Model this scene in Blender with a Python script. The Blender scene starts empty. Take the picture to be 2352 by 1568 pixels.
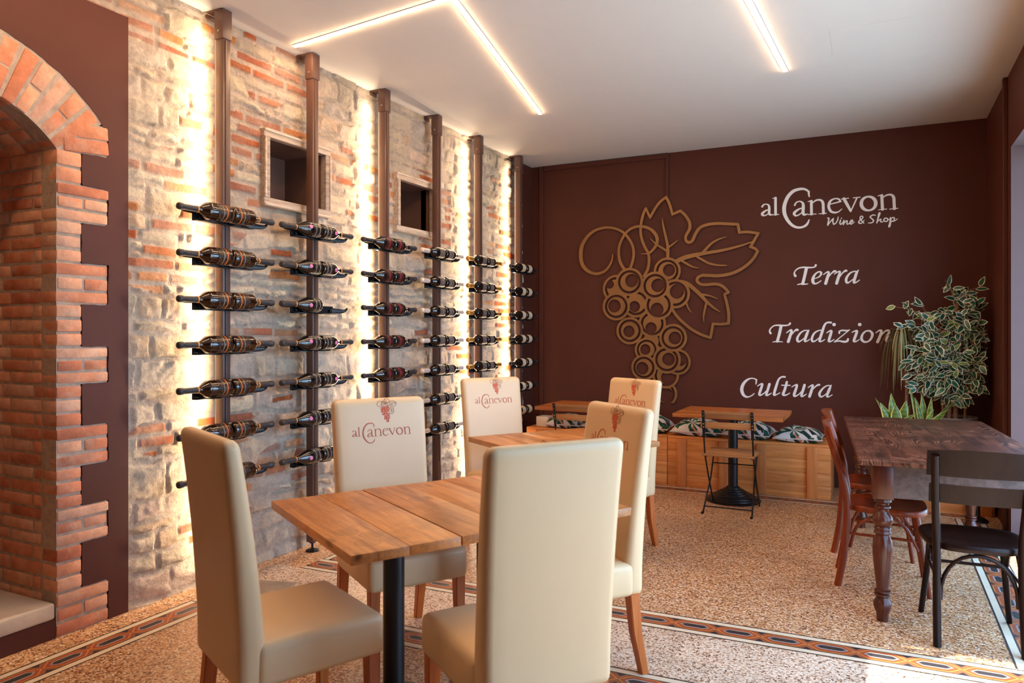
import bpy, bmesh, math, random
import numpy as np
from mathutils import Vector, Matrix

random.seed(7)
PI = math.pi
C = bpy.context.scene.collection

# ------------------------------------------------------------------ place
H = 1.42                      # eye height of the photographer
F, CX, CY = 1695.0, 1176.0, 763.0
FX, FY = -0.4446, 0.8957      # horizontal view direction
WALL_L, WALL_R, WALL_B, CEIL = -3.42, 0.82, 7.36, 3.227
REAR = -2.6


def wall_pt(px, py, Y):
    """A point read off the photograph -> place on the wall y = Y (x, z, metres per pixel)."""
    u = (px - CX) / F
    dx, dy = FX + FY * u, FY - FX * u
    t = Y / dy
    return dx * t, H - (py - CY) / F * t, t / F


def lin(r, g, b):
    def f(c):
        c /= 255.0
        return c / 12.92 if c <= 0.04045 else ((c + 0.055) / 1.055) ** 2.4
    return (f(r), f(g), f(b), 1.0)


# ------------------------------------------------------------------ materials
def new_mat(name):
    m = bpy.data.materials.new(name)
    m.use_nodes = True
    nt = m.node_tree
    return m, nt, nt.nodes["Principled BSDF"]


def node(nt, kind, **kw):
    n = nt.nodes.new(kind)
    for k, v in kw.items():
        if k.startswith("i_"):
            key = k[2:]
            key = int(key) if key.isdigit() else key.replace("_", " ")
            n.inputs[key].default_value = v
        else:
            setattr(n, k, v)
    return n


def ramp(nt, stops, interp="LINEAR"):
    n = nt.nodes.new("ShaderNodeValToRGB")
    cr = n.color_ramp
    cr.interpolation = interp
    while len(cr.elements) < len(stops):
        cr.elements.new(0.5)
    for e, (p, c) in zip(cr.elements, stops):
        e.position = p
        e.color = c
    return n


def mixc(nt, fac, a, b, blend="MIX"):
    n = nt.nodes.new("ShaderNodeMix")
    n.data_type = "RGBA"
    n.blend_type = blend
    for s, v in ((0, fac), (6, a), (7, b)):
        if hasattr(v, "is_output") or isinstance(v, bpy.types.NodeSocket):
            nt.links.new(v, n.inputs[s])
        else:
            n.inputs[s].default_value = v
    return n.outputs[2]


def math_n(nt, op, a, b=0.0, c=None):
    n = nt.nodes.new("ShaderNodeMath")
    n.operation = op
    for s, v in ((0, a), (1, b), (2, c)):
        if v is None:
            continue
        if isinstance(v, bpy.types.NodeSocket):
            nt.links.new(v, n.inputs[s])
        else:
            n.inputs[s].default_value = v
    return n.outputs[0]


def coords(nt, scale=(1, 1, 1), kind="Object", loc=(0, 0, 0)):
    tc = nt.nodes.new("ShaderNodeTexCoord")
    mp = nt.nodes.new("ShaderNodeMapping")
    mp.inputs["Scale"].default_value = scale
    mp.inputs["Location"].default_value = loc
    nt.links.new(tc.outputs[kind], mp.inputs["Vector"])
    return mp.outputs[0]


def noise_n(nt, vec, scale, detail=4, rough=0.55, dist=0.0):
    n = nt.nodes.new("ShaderNodeTexNoise")
    n.inputs["Scale"].default_value = scale
    n.inputs["Detail"].default_value = detail
    n.inputs["Roughness"].default_value = rough
    n.inputs["Distortion"].default_value = dist
    if vec is not None:
        nt.links.new(vec, n.inputs["Vector"])
    return n.outputs[0]


def bump(nt, bsdf, height, strength, dist=0.01):
    b = nt.nodes.new("ShaderNodeBump")
    b.inputs["Strength"].default_value = strength
    b.inputs["Distance"].default_value = dist
    nt.links.new(height, b.inputs["Height"])
    nt.links.new(b.outputs[0], bsdf.inputs["Normal"])


def plain(name, col, rough=0.5, metal=0.0, var=0.0, vscale=8.0, bmp=0.0, bscale=60.0, spec=None, coat=0.0):
    m, nt, p = new_mat(name)
    p.inputs["Roughness"].default_value = rough
    p.inputs["Metallic"].default_value = metal
    if spec is not None:
        p.inputs["Specular IOR Level"].default_value = spec
    if coat:
        p.inputs["Coat Weight"].default_value = coat
        p.inputs["Coat Roughness"].default_value = 0.12
    v = coords(nt)
    n = noise_n(nt, v, vscale, 4)
    a = tuple(c * (1 - var) for c in col[:3]) + (1,)
    b = tuple(min(1, c * (1 + var)) for c in col[:3]) + (1,)
    r = ramp(nt, [(0.3, a), (0.7, b)])
    nt.links.new(n, r.inputs[0])
    nt.links.new(r.outputs[0], p.inputs["Base Color"])
    if bmp:
        bump(nt, p, noise_n(nt, v, bscale, 3), bmp, 0.004)
    return m


def wood(name, dark, light, axis="X", scale=1.0, rough=0.45, knots=True, contrast=1.0, stains=None, coat=0.0, tintamt=0.5, rings=(), wave=None, spec=0.5):
    """Boards: grain runs along `axis`; a mesh attribute `tint` varies board by board."""
    m, nt, p = new_mat(name)
    st = {"X": (1.2, 16, 16), "Y": (16, 1.2, 16), "Z": (16, 16, 1.2)}[axis]
    at = nt.nodes.new("ShaderNodeAttribute")
    at.attribute_name = "tint"
    tc = nt.nodes.new("ShaderNodeTexCoord")
    off = nt.nodes.new("ShaderNodeVectorMath")
    off.operation = "MULTIPLY_ADD"
    comb = nt.nodes.new("ShaderNodeCombineXYZ")
    for i in range(3):
        nt.links.new(at.outputs["Fac"], comb.inputs[i])
    nt.links.new(comb.outputs[0], off.inputs[0])
    off.inputs[1].default_value = (7.3, 5.1, 9.7)
    nt.links.new(tc.outputs["Object"], off.inputs[2])
    mp = nt.nodes.new("ShaderNodeMapping")
    mp.inputs["Scale"].default_value = tuple(s * scale for s in st)
    nt.links.new(off.outputs[0], mp.inputs["Vector"])
    n1 = noise_n(nt, mp.outputs[0], 1.6, 6, 0.62, 0.9)
    n2 = noise_n(nt, mp.outputs[0], 7.0, 4, 0.6, 0.2)
    mx = math_n(nt, "ADD", math_n(nt, "MULTIPLY", n1, 0.72), math_n(nt, "MULTIPLY", n2, 0.28))
    lo, hi = 0.5 - 0.2 / contrast, 0.5 + 0.2 / contrast
    mid = tuple((a * 0.45 + b * 0.55) for a, b in zip(dark, light))
    r = ramp(nt, [(lo, dark), (0.5, mid), (hi, light)])
    nt.links.new(mx, r.inputs[0])
    col = r.outputs[0]
    tv = math_n(nt, "ADD", math_n(nt, "MULTIPLY", at.outputs["Fac"], tintamt), 1.0 - tintamt / 2)
    hs = nt.nodes.new("ShaderNodeHueSaturation")
    nt.links.new(col, hs.inputs["Color"])
    nt.links.new(tv, hs.inputs["Value"])
    col = hs.outputs[0]
    if knots:
        vo = nt.nodes.new("ShaderNodeTexVoronoi")
        vo.inputs["Scale"].default_value = 1.0
        mk = nt.nodes.new("ShaderNodeMapping")
        ks = {"X": (2.6, 7, 7), "Y": (7, 2.6, 7), "Z": (7, 7, 2.6)}[axis]
        mk.inputs["Scale"].default_value = ks
        nt.links.new(off.outputs[0], mk.inputs["Vector"])
        nt.links.new(mk.outputs[0], vo.inputs["Vector"])
        kr = ramp(nt, [(0.05, (1, 1, 1, 1)), (0.13, (0, 0, 0, 1))])
        nt.links.new(vo.outputs["Distance"], kr.inputs[0])
        kd = tuple(c * 0.35 for c in dark[:3]) + (1,)
        col = mixc(nt, math_n(nt, "MULTIPLY", kr.outputs[0], 0.75), col, kd)
    if stains:
        sn = noise_n(nt, coords(nt), 3.2, 5, 0.65, 0.4)
        sr = ramp(nt, [(0.48, (0, 0, 0, 1)), (0.66, (1, 1, 1, 1))])
        nt.links.new(sn, sr.inputs[0])
        col = mixc(nt, math_n(nt, "MULTIPLY", sr.outputs[0], 0.55), col, stains)
    if wave:                              # cathedral figure of flat-sawn boards
        cn = noise_n(nt, coords(nt, (0.9, 5.0, 5.0) if axis == "X" else (5.0, 0.9, 5.0)), 1.3, 1.2, 0.5, 0.6)
        wr = ramp(nt, [(0.45, (0, 0, 0, 1)), (0.85, (1, 1, 1, 1))])
        nt.links.new(math_n(nt, "ADD", math_n(nt, "MULTIPLY", math_n(nt, "SINE", math_n(nt, "MULTIPLY", cn, 190.0)), 0.5), 0.5), wr.inputs[0])
        pn = ramp(nt, [(0.47, (0, 0, 0, 1)), (0.62, (1, 1, 1, 1))])
        nt.links.new(noise_n(nt, coords(nt), 4.5, 4), pn.inputs[0])
        col = mixc(nt, math_n(nt, "MULTIPLY", math_n(nt, "MULTIPLY", wr.outputs[0], pn.outputs[0]), 0.75), col, wave)
    if rings:                             # marks left by glasses
        sx = nt.nodes.new("ShaderNodeSeparateXYZ")
        nt.links.new(tc.outputs["Object"], sx.inputs[0])
        for rx_, ry_, rr_ in rings:
            ddx = math_n(nt, "SUBTRACT", sx.outputs[0], rx_)
            ddy = math_n(nt, "SUBTRACT", sx.outputs[1], ry_)
            rad = math_n(nt, "SQRT", math_n(nt, "ADD", math_n(nt, "MULTIPLY", ddx, ddx), math_n(nt, "MULTIPLY", ddy, ddy)))
            disc = math_n(nt, "LESS_THAN", rad, rr_)
            rim_ = math_n(nt, "LESS_THAN", math_n(nt, "ABSOLUTE", math_n(nt, "SUBTRACT", rad, rr_)), 0.003)
            ff = math_n(nt, "ADD", math_n(nt, "MULTIPLY", disc, 0.22), math_n(nt, "MULTIPLY", rim_, 0.30))
            col = mixc(nt, ff, col, stains or dark)
    nt.links.new(col, p.inputs["Base Color"])
    p.inputs["Roughness"].default_value = rough
    p.inputs["Specular IOR Level"].default_value = spec
    if coat:
        p.inputs["Coat Weight"].default_value = coat
        p.inputs["Coat Roughness"].default_value = 0.15
    bump(nt, p, mx, 0.18, 0.004)
    return m


# ------------------------------------------------------------------ mesh helpers
def bm_new(tint=False):
    bm = bmesh.new()
    if tint:
        bm.verts.layers.float.new("tint")
    return bm


def set_tint(bm, verts, t):
    ly = bm.verts.layers.float.get("tint")
    if ly:
        for v in verts:
            v[ly] = t


def add_box(bm, c, s, rot=None, bevel=0.0, seg=2, tint=None, mat=0):
    """Box centred on c, full sizes s."""
    M = Matrix.Translation(Vector(c))
    if rot is not None:
        M = M @ (rot.to_4x4() if isinstance(rot, Matrix) else Matrix.Rotation(rot, 4, "Z"))
    M = M @ Matrix.Diagonal((s[0], s[1], s[2], 1))
    nf = len(bm.faces)
    old = set(bm.faces) if bevel else None
    r = bmesh.ops.create_cube(bm, size=1.0, matrix=M)
    vs = r["verts"]
    if bevel:
        es = list({e for v in vs for e in v.link_edges})
        bmesh.ops.bevel(bm, geom=es, offset=bevel, segments=seg, profile=0.5, affect="EDGES", clamp_overlap=True)
        vs = list({v for f in bm.faces if f not in old for v in f.verts})
    fs = {f for v in vs for f in v.link_faces}
    for f in fs:
        f.material_index = mat
    if tint is not None:
        set_tint(bm, vs, tint)
    return vs


def add_tube(bm, pts, r, seg=8, cap=True, ry=None, up=None, mat=0, closed=False):
    """Sweep an ellipse along points; r (and ry) a number or one per point."""
    P = [Vector(p) for p in pts]
    n = len(P)
    R = r if isinstance(r, (list, tuple)) else [r] * n
    R2 = (ry if isinstance(ry, (list, tuple)) else [ry] * n) if ry is not None else R
    rings = []
    prev = None
    for i in range(n):
        if closed:
            t = P[(i + 1) % n] - P[i - 1]
        else:
            t = P[min(i + 1, n - 1)] - P[max(i - 1, 0)]
        t.normalize()
        if prev is None:
            ref = Vector(up) if up else (Vector((0, 0, 1)) if abs(t.z) < 0.9 else Vector((1, 0, 0)))
            a = ref - t * ref.dot(t)
        else:
            a = prev - t * prev.dot(t)
        a.normalize()
        prev = a
        b = t.cross(a)
        rings.append([bm.verts.new(P[i] + a * (R2[i] * math.cos(2 * PI * k / seg)) + b * (R[i] * math.sin(2 * PI * k / seg)))
                      for k in range(seg)])
    m = n if closed else n - 1
    for i in range(m):
        A, B = rings[i], rings[(i + 1) % n]
        for k in range(seg):
            f = bm.faces.new((A[k], A[(k + 1) % seg], B[(k + 1) % seg], B[k]))
            f.material_index = mat
    if cap and not closed:
        for ring, s in ((rings[0], -1), (rings[-1], 1)):
            f = bm.faces.new(ring if s > 0 else ring[::-1])
            f.material_index = mat
    return rings


def add_lathe(bm, prof, seg=24, M=None, mat=0, a0=0.0, a1=None):
    """prof: list of (r, z). Full turn, or from a0 to a1."""
    M = M or Matrix.Identity(4)
    full = a1 is None
    k_n = seg if full else seg + 1
    rings = []
    for r, z in prof:
        if r < 1e-6 and full:
            rings.append([bm.verts.new(M @ Vector((0, 0, z)))])
        else:
            row = []
            for k in range(k_n):
                a = 2 * PI * k / seg if full else a0 + (a1 - a0) * k / seg
                row.append(bm.verts.new(M @ Vector((r * math.cos(a), r * math.sin(a), z))))
            rings.append(row)
    for A, B in zip(rings, rings[1:]):
        for k in range(seg):
            k2 = (k + 1) % seg if full else k + 1
            if len(A) == 1 and len(B) == 1:
                continue
            if len(A) == 1:
                f = bm.faces.new((A[0], B[k2], B[k]))
            elif len(B) == 1:
                f = bm.faces.new((A[k], A[k2], B[0]))
            else:
                f = bm.faces.new((A[k], A[k2], B[k2], B[k]))
            f.material_index = mat
    return rings


def spline(pts, n=8):
    """Catmull-Rom through tuples of any length."""
    P = [np.array(p, float) for p in pts]
    if len(P) < 3:
        return [tuple(P[0] + (P[-1] - P[0]) * i / n) for i in range(n + 1)]
    out = []
    for i in range(len(P) - 1):
        p0, p1, p2, p3 = P[max(i - 1, 0)], P[i], P[i + 1], P[min(i + 2, len(P) - 1)]
        for k in range(n):
            t = k / n
            out.append(tuple(0.5 * ((2 * p1) + (-p0 + p2) * t + (2 * p0 - 5 * p1 + 4 * p2 - p3) * t * t
                                    + (-p0 + 3 * p1 - 3 * p2 + p3) * t ** 3)))
    out.append(tuple(P[-1]))
    return out


def obj(name, bm, mat, parent=None, smooth=True, angle=40, loc=None):
    me = bpy.data.meshes.new(name)
    bmesh.ops.recalc_face_normals(bm, faces=bm.faces[:])
    bm.to_mesh(me)
    bm.free()
    for mm in (mat if isinstance(mat, (list, tuple)) else [mat]):
        me.materials.append(mm)
    if smooth:
        me.polygons.foreach_set("use_smooth", [True] * len(me.polygons))
        me.set_sharp_from_angle(angle=math.radians(angle))
    o = bpy.data.objects.new(name, me)
    C.objects.link(o)
    if parent:
        o.parent = parent
    if loc:
        o.location = loc
    return o


def tag(o, label=None, cat=None, group=None, kind=None):
    if label:
        o["label"] = label
    if cat:
        o["category"] = cat
    if group:
        o["group"] = group
    if kind:
        o["kind"] = kind
    return o


def thing(name, label, cat, loc=(0, 0, 0), rotz=0.0, group=None):
    o = bpy.data.objects.new(name, None)
    o.empty_display_size = 0.1
    C.objects.link(o)
    o.location = loc
    o.rotation_euler = (0, 0, rotz)
    return tag(o, label, cat, group)


def struct(name, bm, mat, smooth=False, parent=None, label=None):
    o = obj(name, bm, mat, parent, smooth)
    if parent is None:
        o["kind"] = "structure"
        if label:
            o["label"] = label
    return o


def dup(root, loc, rotz, label, group=None, skip=()):
    """Copy a thing with its parts and sub-parts."""
    r = root.copy()
    C.objects.link(r)
    r.location = loc
    r.rotation_euler = (root.rotation_euler[0], root.rotation_euler[1], rotz)
    r["label"] = label
    if group:
        r["group"] = group
    for ch in list(root.children):
        c = ch.copy()
        C.objects.link(c)
        c.parent = r
        for g in ch.children:
            d = g.copy()
            C.objects.link(d)
            d.parent = c
    return r


def face_rot(fx, fy):
    return math.atan2(-fx, fy)


# ------------------------------------------------------------------ flat shapes from strokes (lettering, emblem)
def stroke_field(strokes, pad, step, extra=None):
    """strokes: lists of (x, z, width). Returns signed distance grid and its origin."""
    xs = [p[0] for s in strokes for p in s]
    zs = [p[1] for s in strokes for p in s]
    x0, x1 = min(xs) - pad, max(xs) + pad
    z0, z1 = min(zs) - pad, max(zs) + pad
    nx, nz = int((x1 - x0) / step) + 2, int((z1 - z0) / step) + 2
    gx = x0 + np.arange(nx) * step
    gz = z0 + np.arange(nz) * step
    fld = np.full((nz, nx), 0.05)
    for s in strokes:
        dense = spline(s, 10) if len(s) > 1 else [tuple(s[0])]
        fine = []
        for a, b in zip(dense, dense[1:]):
            L = math.hypot(b[0] - a[0], b[1] - a[1])
            k = max(1, int(L / (step * 0.7)))
            for i in range(k):
                fine.append(tuple(a[j] + (b[j] - a[j]) * i / k for j in range(3)))
        fine.append(dense[-1])
        for x, z, w in fine:
            r = max(w * 0.5, step * 0.55)
            q = r + 4 * step
            i0, i1 = max(0, int((x - q - x0) / step)), min(nx, int((x + q - x0) / step) + 2)
            k0, k1 = max(0, int((z - q - z0) / step)), min(nz, int((z + q - z0) / step) + 2)
            d = np.hypot(gx[None, i0:i1] - x, gz[k0:k1, None] - z) - r
            np.minimum(fld[k0:k1, i0:i1], d, out=fld[k0:k1, i0:i1])
    return fld, x0, z0, gx, gz


def field_mesh(bm, fld, x0, z0, step, place, mat=0):
    """Filled plate where fld < 0. place(x, z, back) -> 3D position; back: 0 front face, 1 rear edge."""
    nz, nx = fld.shape
    ins = fld < 0
    vmap = {}

    def vert(key, x, z):
        v = vmap.get(key)
        if v is None:
            v = vmap[key] = (bm.verts.new(place(x, z, 0)), x, z)
        return v[0]
    cnt = ins[:-1, :-1].astype(int) + ins[1:, :-1] + ins[:-1, 1:] + ins[1:, 1:]
    faces = []
    for k, i in np.argwhere(cnt > 0):
        cs = ((k, i), (k, i + 1), (k + 1, i + 1), (k + 1, i))
        poly = []
        for a in range(4):
            p, q = cs[a], cs[(a + 1) % 4]
            fp, fq = fld[p], fld[q]
            if fp < 0:
                poly.append(vert(p, x0 + p[1] * step, z0 + p[0] * step))
            if (fp < 0) != (fq < 0):
                t = fp / (fp - fq)
                t = min(0.98, max(0.02, t))
                key = (p, q) if p < q else (q, p)
                poly.append(vert(key, x0 + (p[1] + (q[1] - p[1]) * t) * step, z0 + (p[0] + (q[0] - p[0]) * t) * step))
        if len(poly) >= 3:
            try:
                f = bm.faces.new(poly)
                f.material_index = mat
                faces.append(f)
            except ValueError:
                pass
    info = {v: (x, z) for v, x, z in vmap.values()}
    backs = {}

    def bk(v):
        if v not in backs:
            backs[v] = bm.verts.new(place(info[v][0], info[v][1], 1))
        return backs[v]
    for f in faces:
        for l in f.loops:
            if len(l.edge.link_faces) == 1:
                a, b = l.vert, l.link_loop_next.vert
                try:
                    g = bm.faces.new((b, a, bk(a), bk(b)))
                    g.material_index = mat
                except ValueError:
                    pass


def vnoise(x, y, seed=0):
    """Smooth value noise on arrays, 0..1."""
    xi, yi = np.floor(x).astype(np.int64), np.floor(y).astype(np.int64)
    xf, yf = x - xi, y - yi
    xf, yf = xf * xf * (3 - 2 * xf), yf * yf * (3 - 2 * yf)

    def h(a, b):
        n = (a * 374761393 + b * 668265263 + seed * 974711) & 0xFFFFFFFF
        n = ((n ^ (n >> 13)) * 1274126177) & 0xFFFFFFFF
        return ((n ^ (n >> 16)) & 0xFFFF) / 65535.0
    a, b, c, d = h(xi, yi), h(xi + 1, yi), h(xi, yi + 1), h(xi + 1, yi + 1)
    return (a + (b - a) * xf) * (1 - yf) + (c + (d - c) * xf) * yf


def fnoise(x, y, seed=0, oct=4):
    s, amp, tot = 0, 1.0, 0
    for o in range(oct):
        s = s + amp * vnoise(x * 2 ** o, y * 2 ** o, seed + o * 17)
        tot += amp
        amp *= 0.5
    return s / tot
# ------------------------------------------------------------------ the room shell
M_brown = plain("brown_wall_paint", lin(84, 43, 32), rough=0.55, spec=0.22, var=0.05, vscale=3, bmp=0.12, bscale=140)
M_ceiling = plain("white_ceiling_paint", lin(226, 220, 212), rough=0.8, var=0.01)
M_jamb = plain("grey_lilac_plaster", lin(100, 80, 80), rough=0.8, var=0.03, bmp=0.1)
M_pale = plain("pale_plaster", lin(205, 196, 184), rough=0.85, var=0.04, vscale=4, bmp=0.15, bscale=60)


def terrazzo(name, c_lo, c_mid, c_hi, slab=0.40):
    m, nt, p = new_mat(name)
    v = coords(nt)
    vo = node(nt, "ShaderNodeTexVoronoi")
    vo.inputs["Scale"].default_value = 135
    wv = nt.nodes.new("ShaderNodeVectorMath")
    wv.operation = "MULTIPLY_ADD"
    nn = nt.nodes.new("ShaderNodeTexNoise")
    nn.inputs["Scale"].default_value = 85
    nt.links.new(v, nn.inputs["Vector"])
    nt.links.new(nn.outputs["Color"], wv.inputs[0])
    wv.inputs[1].default_value = (0.010, 0.010, 0.0)
    nt.links.new(v, wv.inputs[2])
    nt.links.new(wv.outputs[0], vo.inputs["Vector"])
    sep = nt.nodes.new("ShaderNodeSeparateColor")
    nt.links.new(vo.outputs["Color"], sep.inputs[0])
    r = ramp(nt, [(0.0, lin(78, 50, 36)), (0.07, lin(112, 70, 48)), (0.16, c_lo), (0.42, c_mid), (0.8, c_hi), (1.0, lin(238, 222, 204))])
    nt.links.new(sep.outputs[0], r.inputs[0])
    # slab to slab variation and fine joints
    sx = nt.nodes.new("ShaderNodeSeparateXYZ")
    nt.links.new(v, sx.inputs[0])
    bx = math_n(nt, "FLOOR", math_n(nt, "DIVIDE", sx.outputs[0], slab))
    by = math_n(nt, "FLOOR", math_n(nt, "DIVIDE", sx.outputs[1], slab))
    cb = nt.nodes.new("ShaderNodeCombineXYZ")
    nt.links.new(bx, cb.inputs[0])
    nt.links.new(by, cb.inputs[1])
    wn = nt.nodes.new("ShaderNodeTexWhiteNoise")
    nt.links.new(cb.outputs[0], wn.inputs["Vector"])
    hs = nt.nodes.new("ShaderNodeHueSaturation")
    nt.links.new(r.outputs[0], hs.inputs["Color"])
    nt.links.new(math_n(nt, "ADD", math_n(nt, "MULTIPLY", wn.outputs["Value"], 0.16), 0.92), hs.inputs["Value"])
    fx = math_n(nt, "ABSOLUTE", math_n(nt, "SUBTRACT", math_n(nt, "FRACT", math_n(nt, "DIVIDE", sx.outputs[0], slab)), 0.5))
    fy = math_n(nt, "ABSOLUTE", math_n(nt, "SUBTRACT", math_n(nt, "FRACT", math_n(nt, "DIVIDE", sx.outputs[1], slab)), 0.5))
    jt = math_n(nt, "GREATER_THAN", math_n(nt, "MAXIMUM", fx, fy), 0.4965)
    col = mixc(nt, math_n(nt, "MULTIPLY", jt, 0.35), hs.outputs[0], lin(80, 58, 44))
    big = noise_n(nt, v, 1.3, 3)
    br = ramp(nt, [(0.35, (0.86, 0.86, 0.86, 1)), (0.7, (1.06, 1.05, 1.03, 1))])
    nt.links.new(big, br.inputs[0])
    col = mixc(nt, 1.0, col, br.outputs[0], "MULTIPLY")
    nt.links.new(col, p.inputs["Base Color"])
    p.inputs["Roughness"].default_value = 0.34
    p.inputs["Specular IOR Level"].default_value = 0.45
    return m


M_terr = terrazzo("terrazzo_floor", lin(144, 92, 60), lin(196, 144, 98), lin(222, 180, 134))
M_terr2 = terrazzo("pale_terrazzo", lin(176, 140, 112), lin(218, 188, 160), lin(236, 214, 190))

bm = bm_new()
add_box(bm, ((WALL_L + WALL_R) / 2 - 0.1, (REAR + WALL_B) / 2, -0.05), (5.9, WALL_B - REAR + 0.4, 0.1))
struct("floor", bm, M_terr)
bm = bm_new()
add_box(bm, ((WALL_L + WALL_R) / 2, (REAR + WALL_B) / 2, CEIL + 0.05), (WALL_R - WALL_L + 1.0, WALL_B - REAR + 0.4, 0.1))
struct("ceiling", bm, M_ceiling)
bm = bm_new()
add_box(bm, (-1.4, WALL_B + 0.1, CEIL / 2), (5.6, 0.2, CEIL))
struct("wall_back", bm, M_brown)
# painted cable ducts on the back wall and right wall
bm = bm_new()
add_box(bm, (-3.29, WALL_B - 0.012, CEIL / 2), (0.045, 0.024, CEIL - 0.01), bevel=0.004)
struct("trim_1", bm, M_brown)
xd, zd, _ = wall_pt(1533, 452, WALL_B)
bm = bm_new()
add_box(bm, (xd, WALL_B - 0.01, (CEIL + zd) / 2), (0.032, 0.02, CEIL - zd - 0.004), bevel=0.004)
struct("trim_2", bm, M_brown)
bm = bm_new()
add_box(bm, ((-3.26 + xd) / 2, WALL_B - 0.012, CEIL - 0.03), (xd + 3.26, 0.024, 0.05), bevel=0.004)
struct("trim_3", bm, M_brown)
bm = bm_new()
add_box(bm, (WALL_R - 0.014, 6.26, CEIL / 2), (0.028, 0.05, CEIL - 0.004), bevel=0.005)
struct("trim_4", bm, M_brown)

# right wall with two tall openings to the street, deep reveals
W1 = (4.25, 6.09, 0.0, 2.70)
W2 = (1.8, 4.15, 0.0, 2.70)
T = 0.35
xm = WALL_R + T / 2
bm = bm_new()
for y0, y1, z0, z1 in ((W1[1], WALL_B + 0.2, 0, CEIL), (W2[1], W1[0], 0, CEIL), (REAR - 0.2, W2[0], 0, CEIL),
                       (W1[0], W1[1], W1[3], CEIL), (W2[0], W2[1], W2[3], CEIL)):
    add_box(bm, (xm, (y0 + y1) / 2, (z0 + z1) / 2), (T, y1 - y0, z1 - z0), mat=0)
for f in bm.faces:
    c = f.calc_center_median()
    n = f.normal
    if c.x > WALL_R + 0.05 and (abs(n.y) > 0.5 or abs(n.z) > 0.5):
        f.material_index = 1
struct("wall_right", bm, [M_brown, M_jamb])
M_frame_dark = plain("dark_window_frame", lin(48, 42, 40), rough=0.4)
for i, W in enumerate((W1, W2)):
    bm = bm_new()
    ys = [W[0] + 0.03] + [W[0] + (W[1] - W[0]) * k / 2 for k in (1,)] + [W[1] - 0.03]
    for y in ys:
        add_box(bm, (WALL_R + T - 0.04, y, 1.35), (0.06, 0.06, 2.7), bevel=0.004)
    for z in (0.04, 2.66):
        add_box(bm, (WALL_R + T - 0.04, (W[0] + W[1]) / 2, z), (0.06, W[1] - W[0], 0.07), bevel=0.004)
    struct("window_%d" % (i + 1), bm, M_frame_dark)
# unseen panel added outside the far opening to keep direct sun out
M_sun_block = plain("sun_blocker_brown", lin(120, 84, 70), rough=0.9)
bm = bm_new()
add_box(bm, (WALL_R + T + 0.40, 5.22, 2.80), (0.80, 2.1, 0.03))
struct("sun_blocker", bm, M_sun_block)
# wall behind the photographer
bm = bm_new()
add_box(bm, (-1.6, REAR - 0.1, CEIL / 2), (5.6, 0.2, CEIL))
struct("wall_rear", bm, M_brown)

# ------------------------------------------------------------------ left wall: rough stone with bricks
ST_Y0, ST_Y1, PLY = 0.55, 7.11, 2.494          # stone from the plaster edge to the brown corner
PLZ = 3.02
NICHE = ((3.436, 3.95, 2.255, 2.63), (4.833, 5.31, 2.265, 2.63))
step = 0.007
ny, nz_ = int((ST_Y1 - ST_Y0) / step) + 1, int(CEIL / step) + 1
Y, Z = np.meshgrid(ST_Y0 + np.arange(ny) * (ST_Y1 - ST_Y0) / (ny - 1), np.arange(nz_) * CEIL / (nz_ - 1))
rng = np.random.RandomState(11)


def layout(Yw, Zw, heights, wmin, wmax, seed):
    """Courses of stones: returns id, distance to the joint, local coords."""
    r = np.random.RandomState(seed)
    zc = np.concatenate([[-0.2], -0.2 + np.cumsum(heights)])
    k = np.clip(np.searchsorted(zc, Zw) - 1, 0, len(heights) - 1)
    sid = np.zeros(Yw.shape, int)
    dist = np.zeros(Yw.shape)
    lu, lv = np.zeros(Yw.shape), np.zeros(Yw.shape)
    nid = 0
    for c in range(len(heights)):
        m = k == c
        h = heights[c]
        ws = r.uniform(wmin, wmax, 90) * (0.75 + 0.5 * min(1.5, h / 0.12))
        yc = np.concatenate([[-1.0 - r.uniform(0, 0.2)], -1.0 + np.cumsum(ws)])
        if m.any():
            yy = Yw[m]
            j = np.clip(np.searchsorted(yc, yy) - 1, 0, len(ws) - 1)
            dy = np.minimum(yy - yc[j], yc[j + 1] - yy)
            dz = np.minimum(Zw[m] - zc[c], zc[c] + h - Zw[m])
            rr = 0.018
            dist[m] = np.where((dy < rr) & (dz < rr), rr - np.hypot(rr - dy, rr - dz), np.minimum(dy, dz))
            sid[m] = nid + j
            lu[m] = (yy - yc[j]) / ws[j] - 0.5
            lv[m] = (Zw[m] - zc[c]) / h - 0.5
        nid += 90
    return sid, dist, lu, lv, nid


wy = Y + 0.075 * (fnoise(Y * 4.3, Z * 4.3, 3) - 0.5) + 0.03 * (fnoise(Y * 15, Z * 15, 5) - 0.5)
wz = Z + 0.10 * (fnoise(Y * 2.2, Z * 2.6, 8) - 0.5) + 0.035 * (fnoise(Y * 13, Z * 13, 9) - 0.5)
hts = []
while sum(hts) < CEIL + 0.6:
    hts.append(rng.choice([0.06, 0.075, 0.09, 0.11, 0.13, 0.16, 0.20], p=[.12, .14, .16, .18, .17, .14, .09]))
sid, dist, lu, lv, nid = layout(wy, wz, np.array(hts), 0.11, 0.33, 21)
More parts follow.
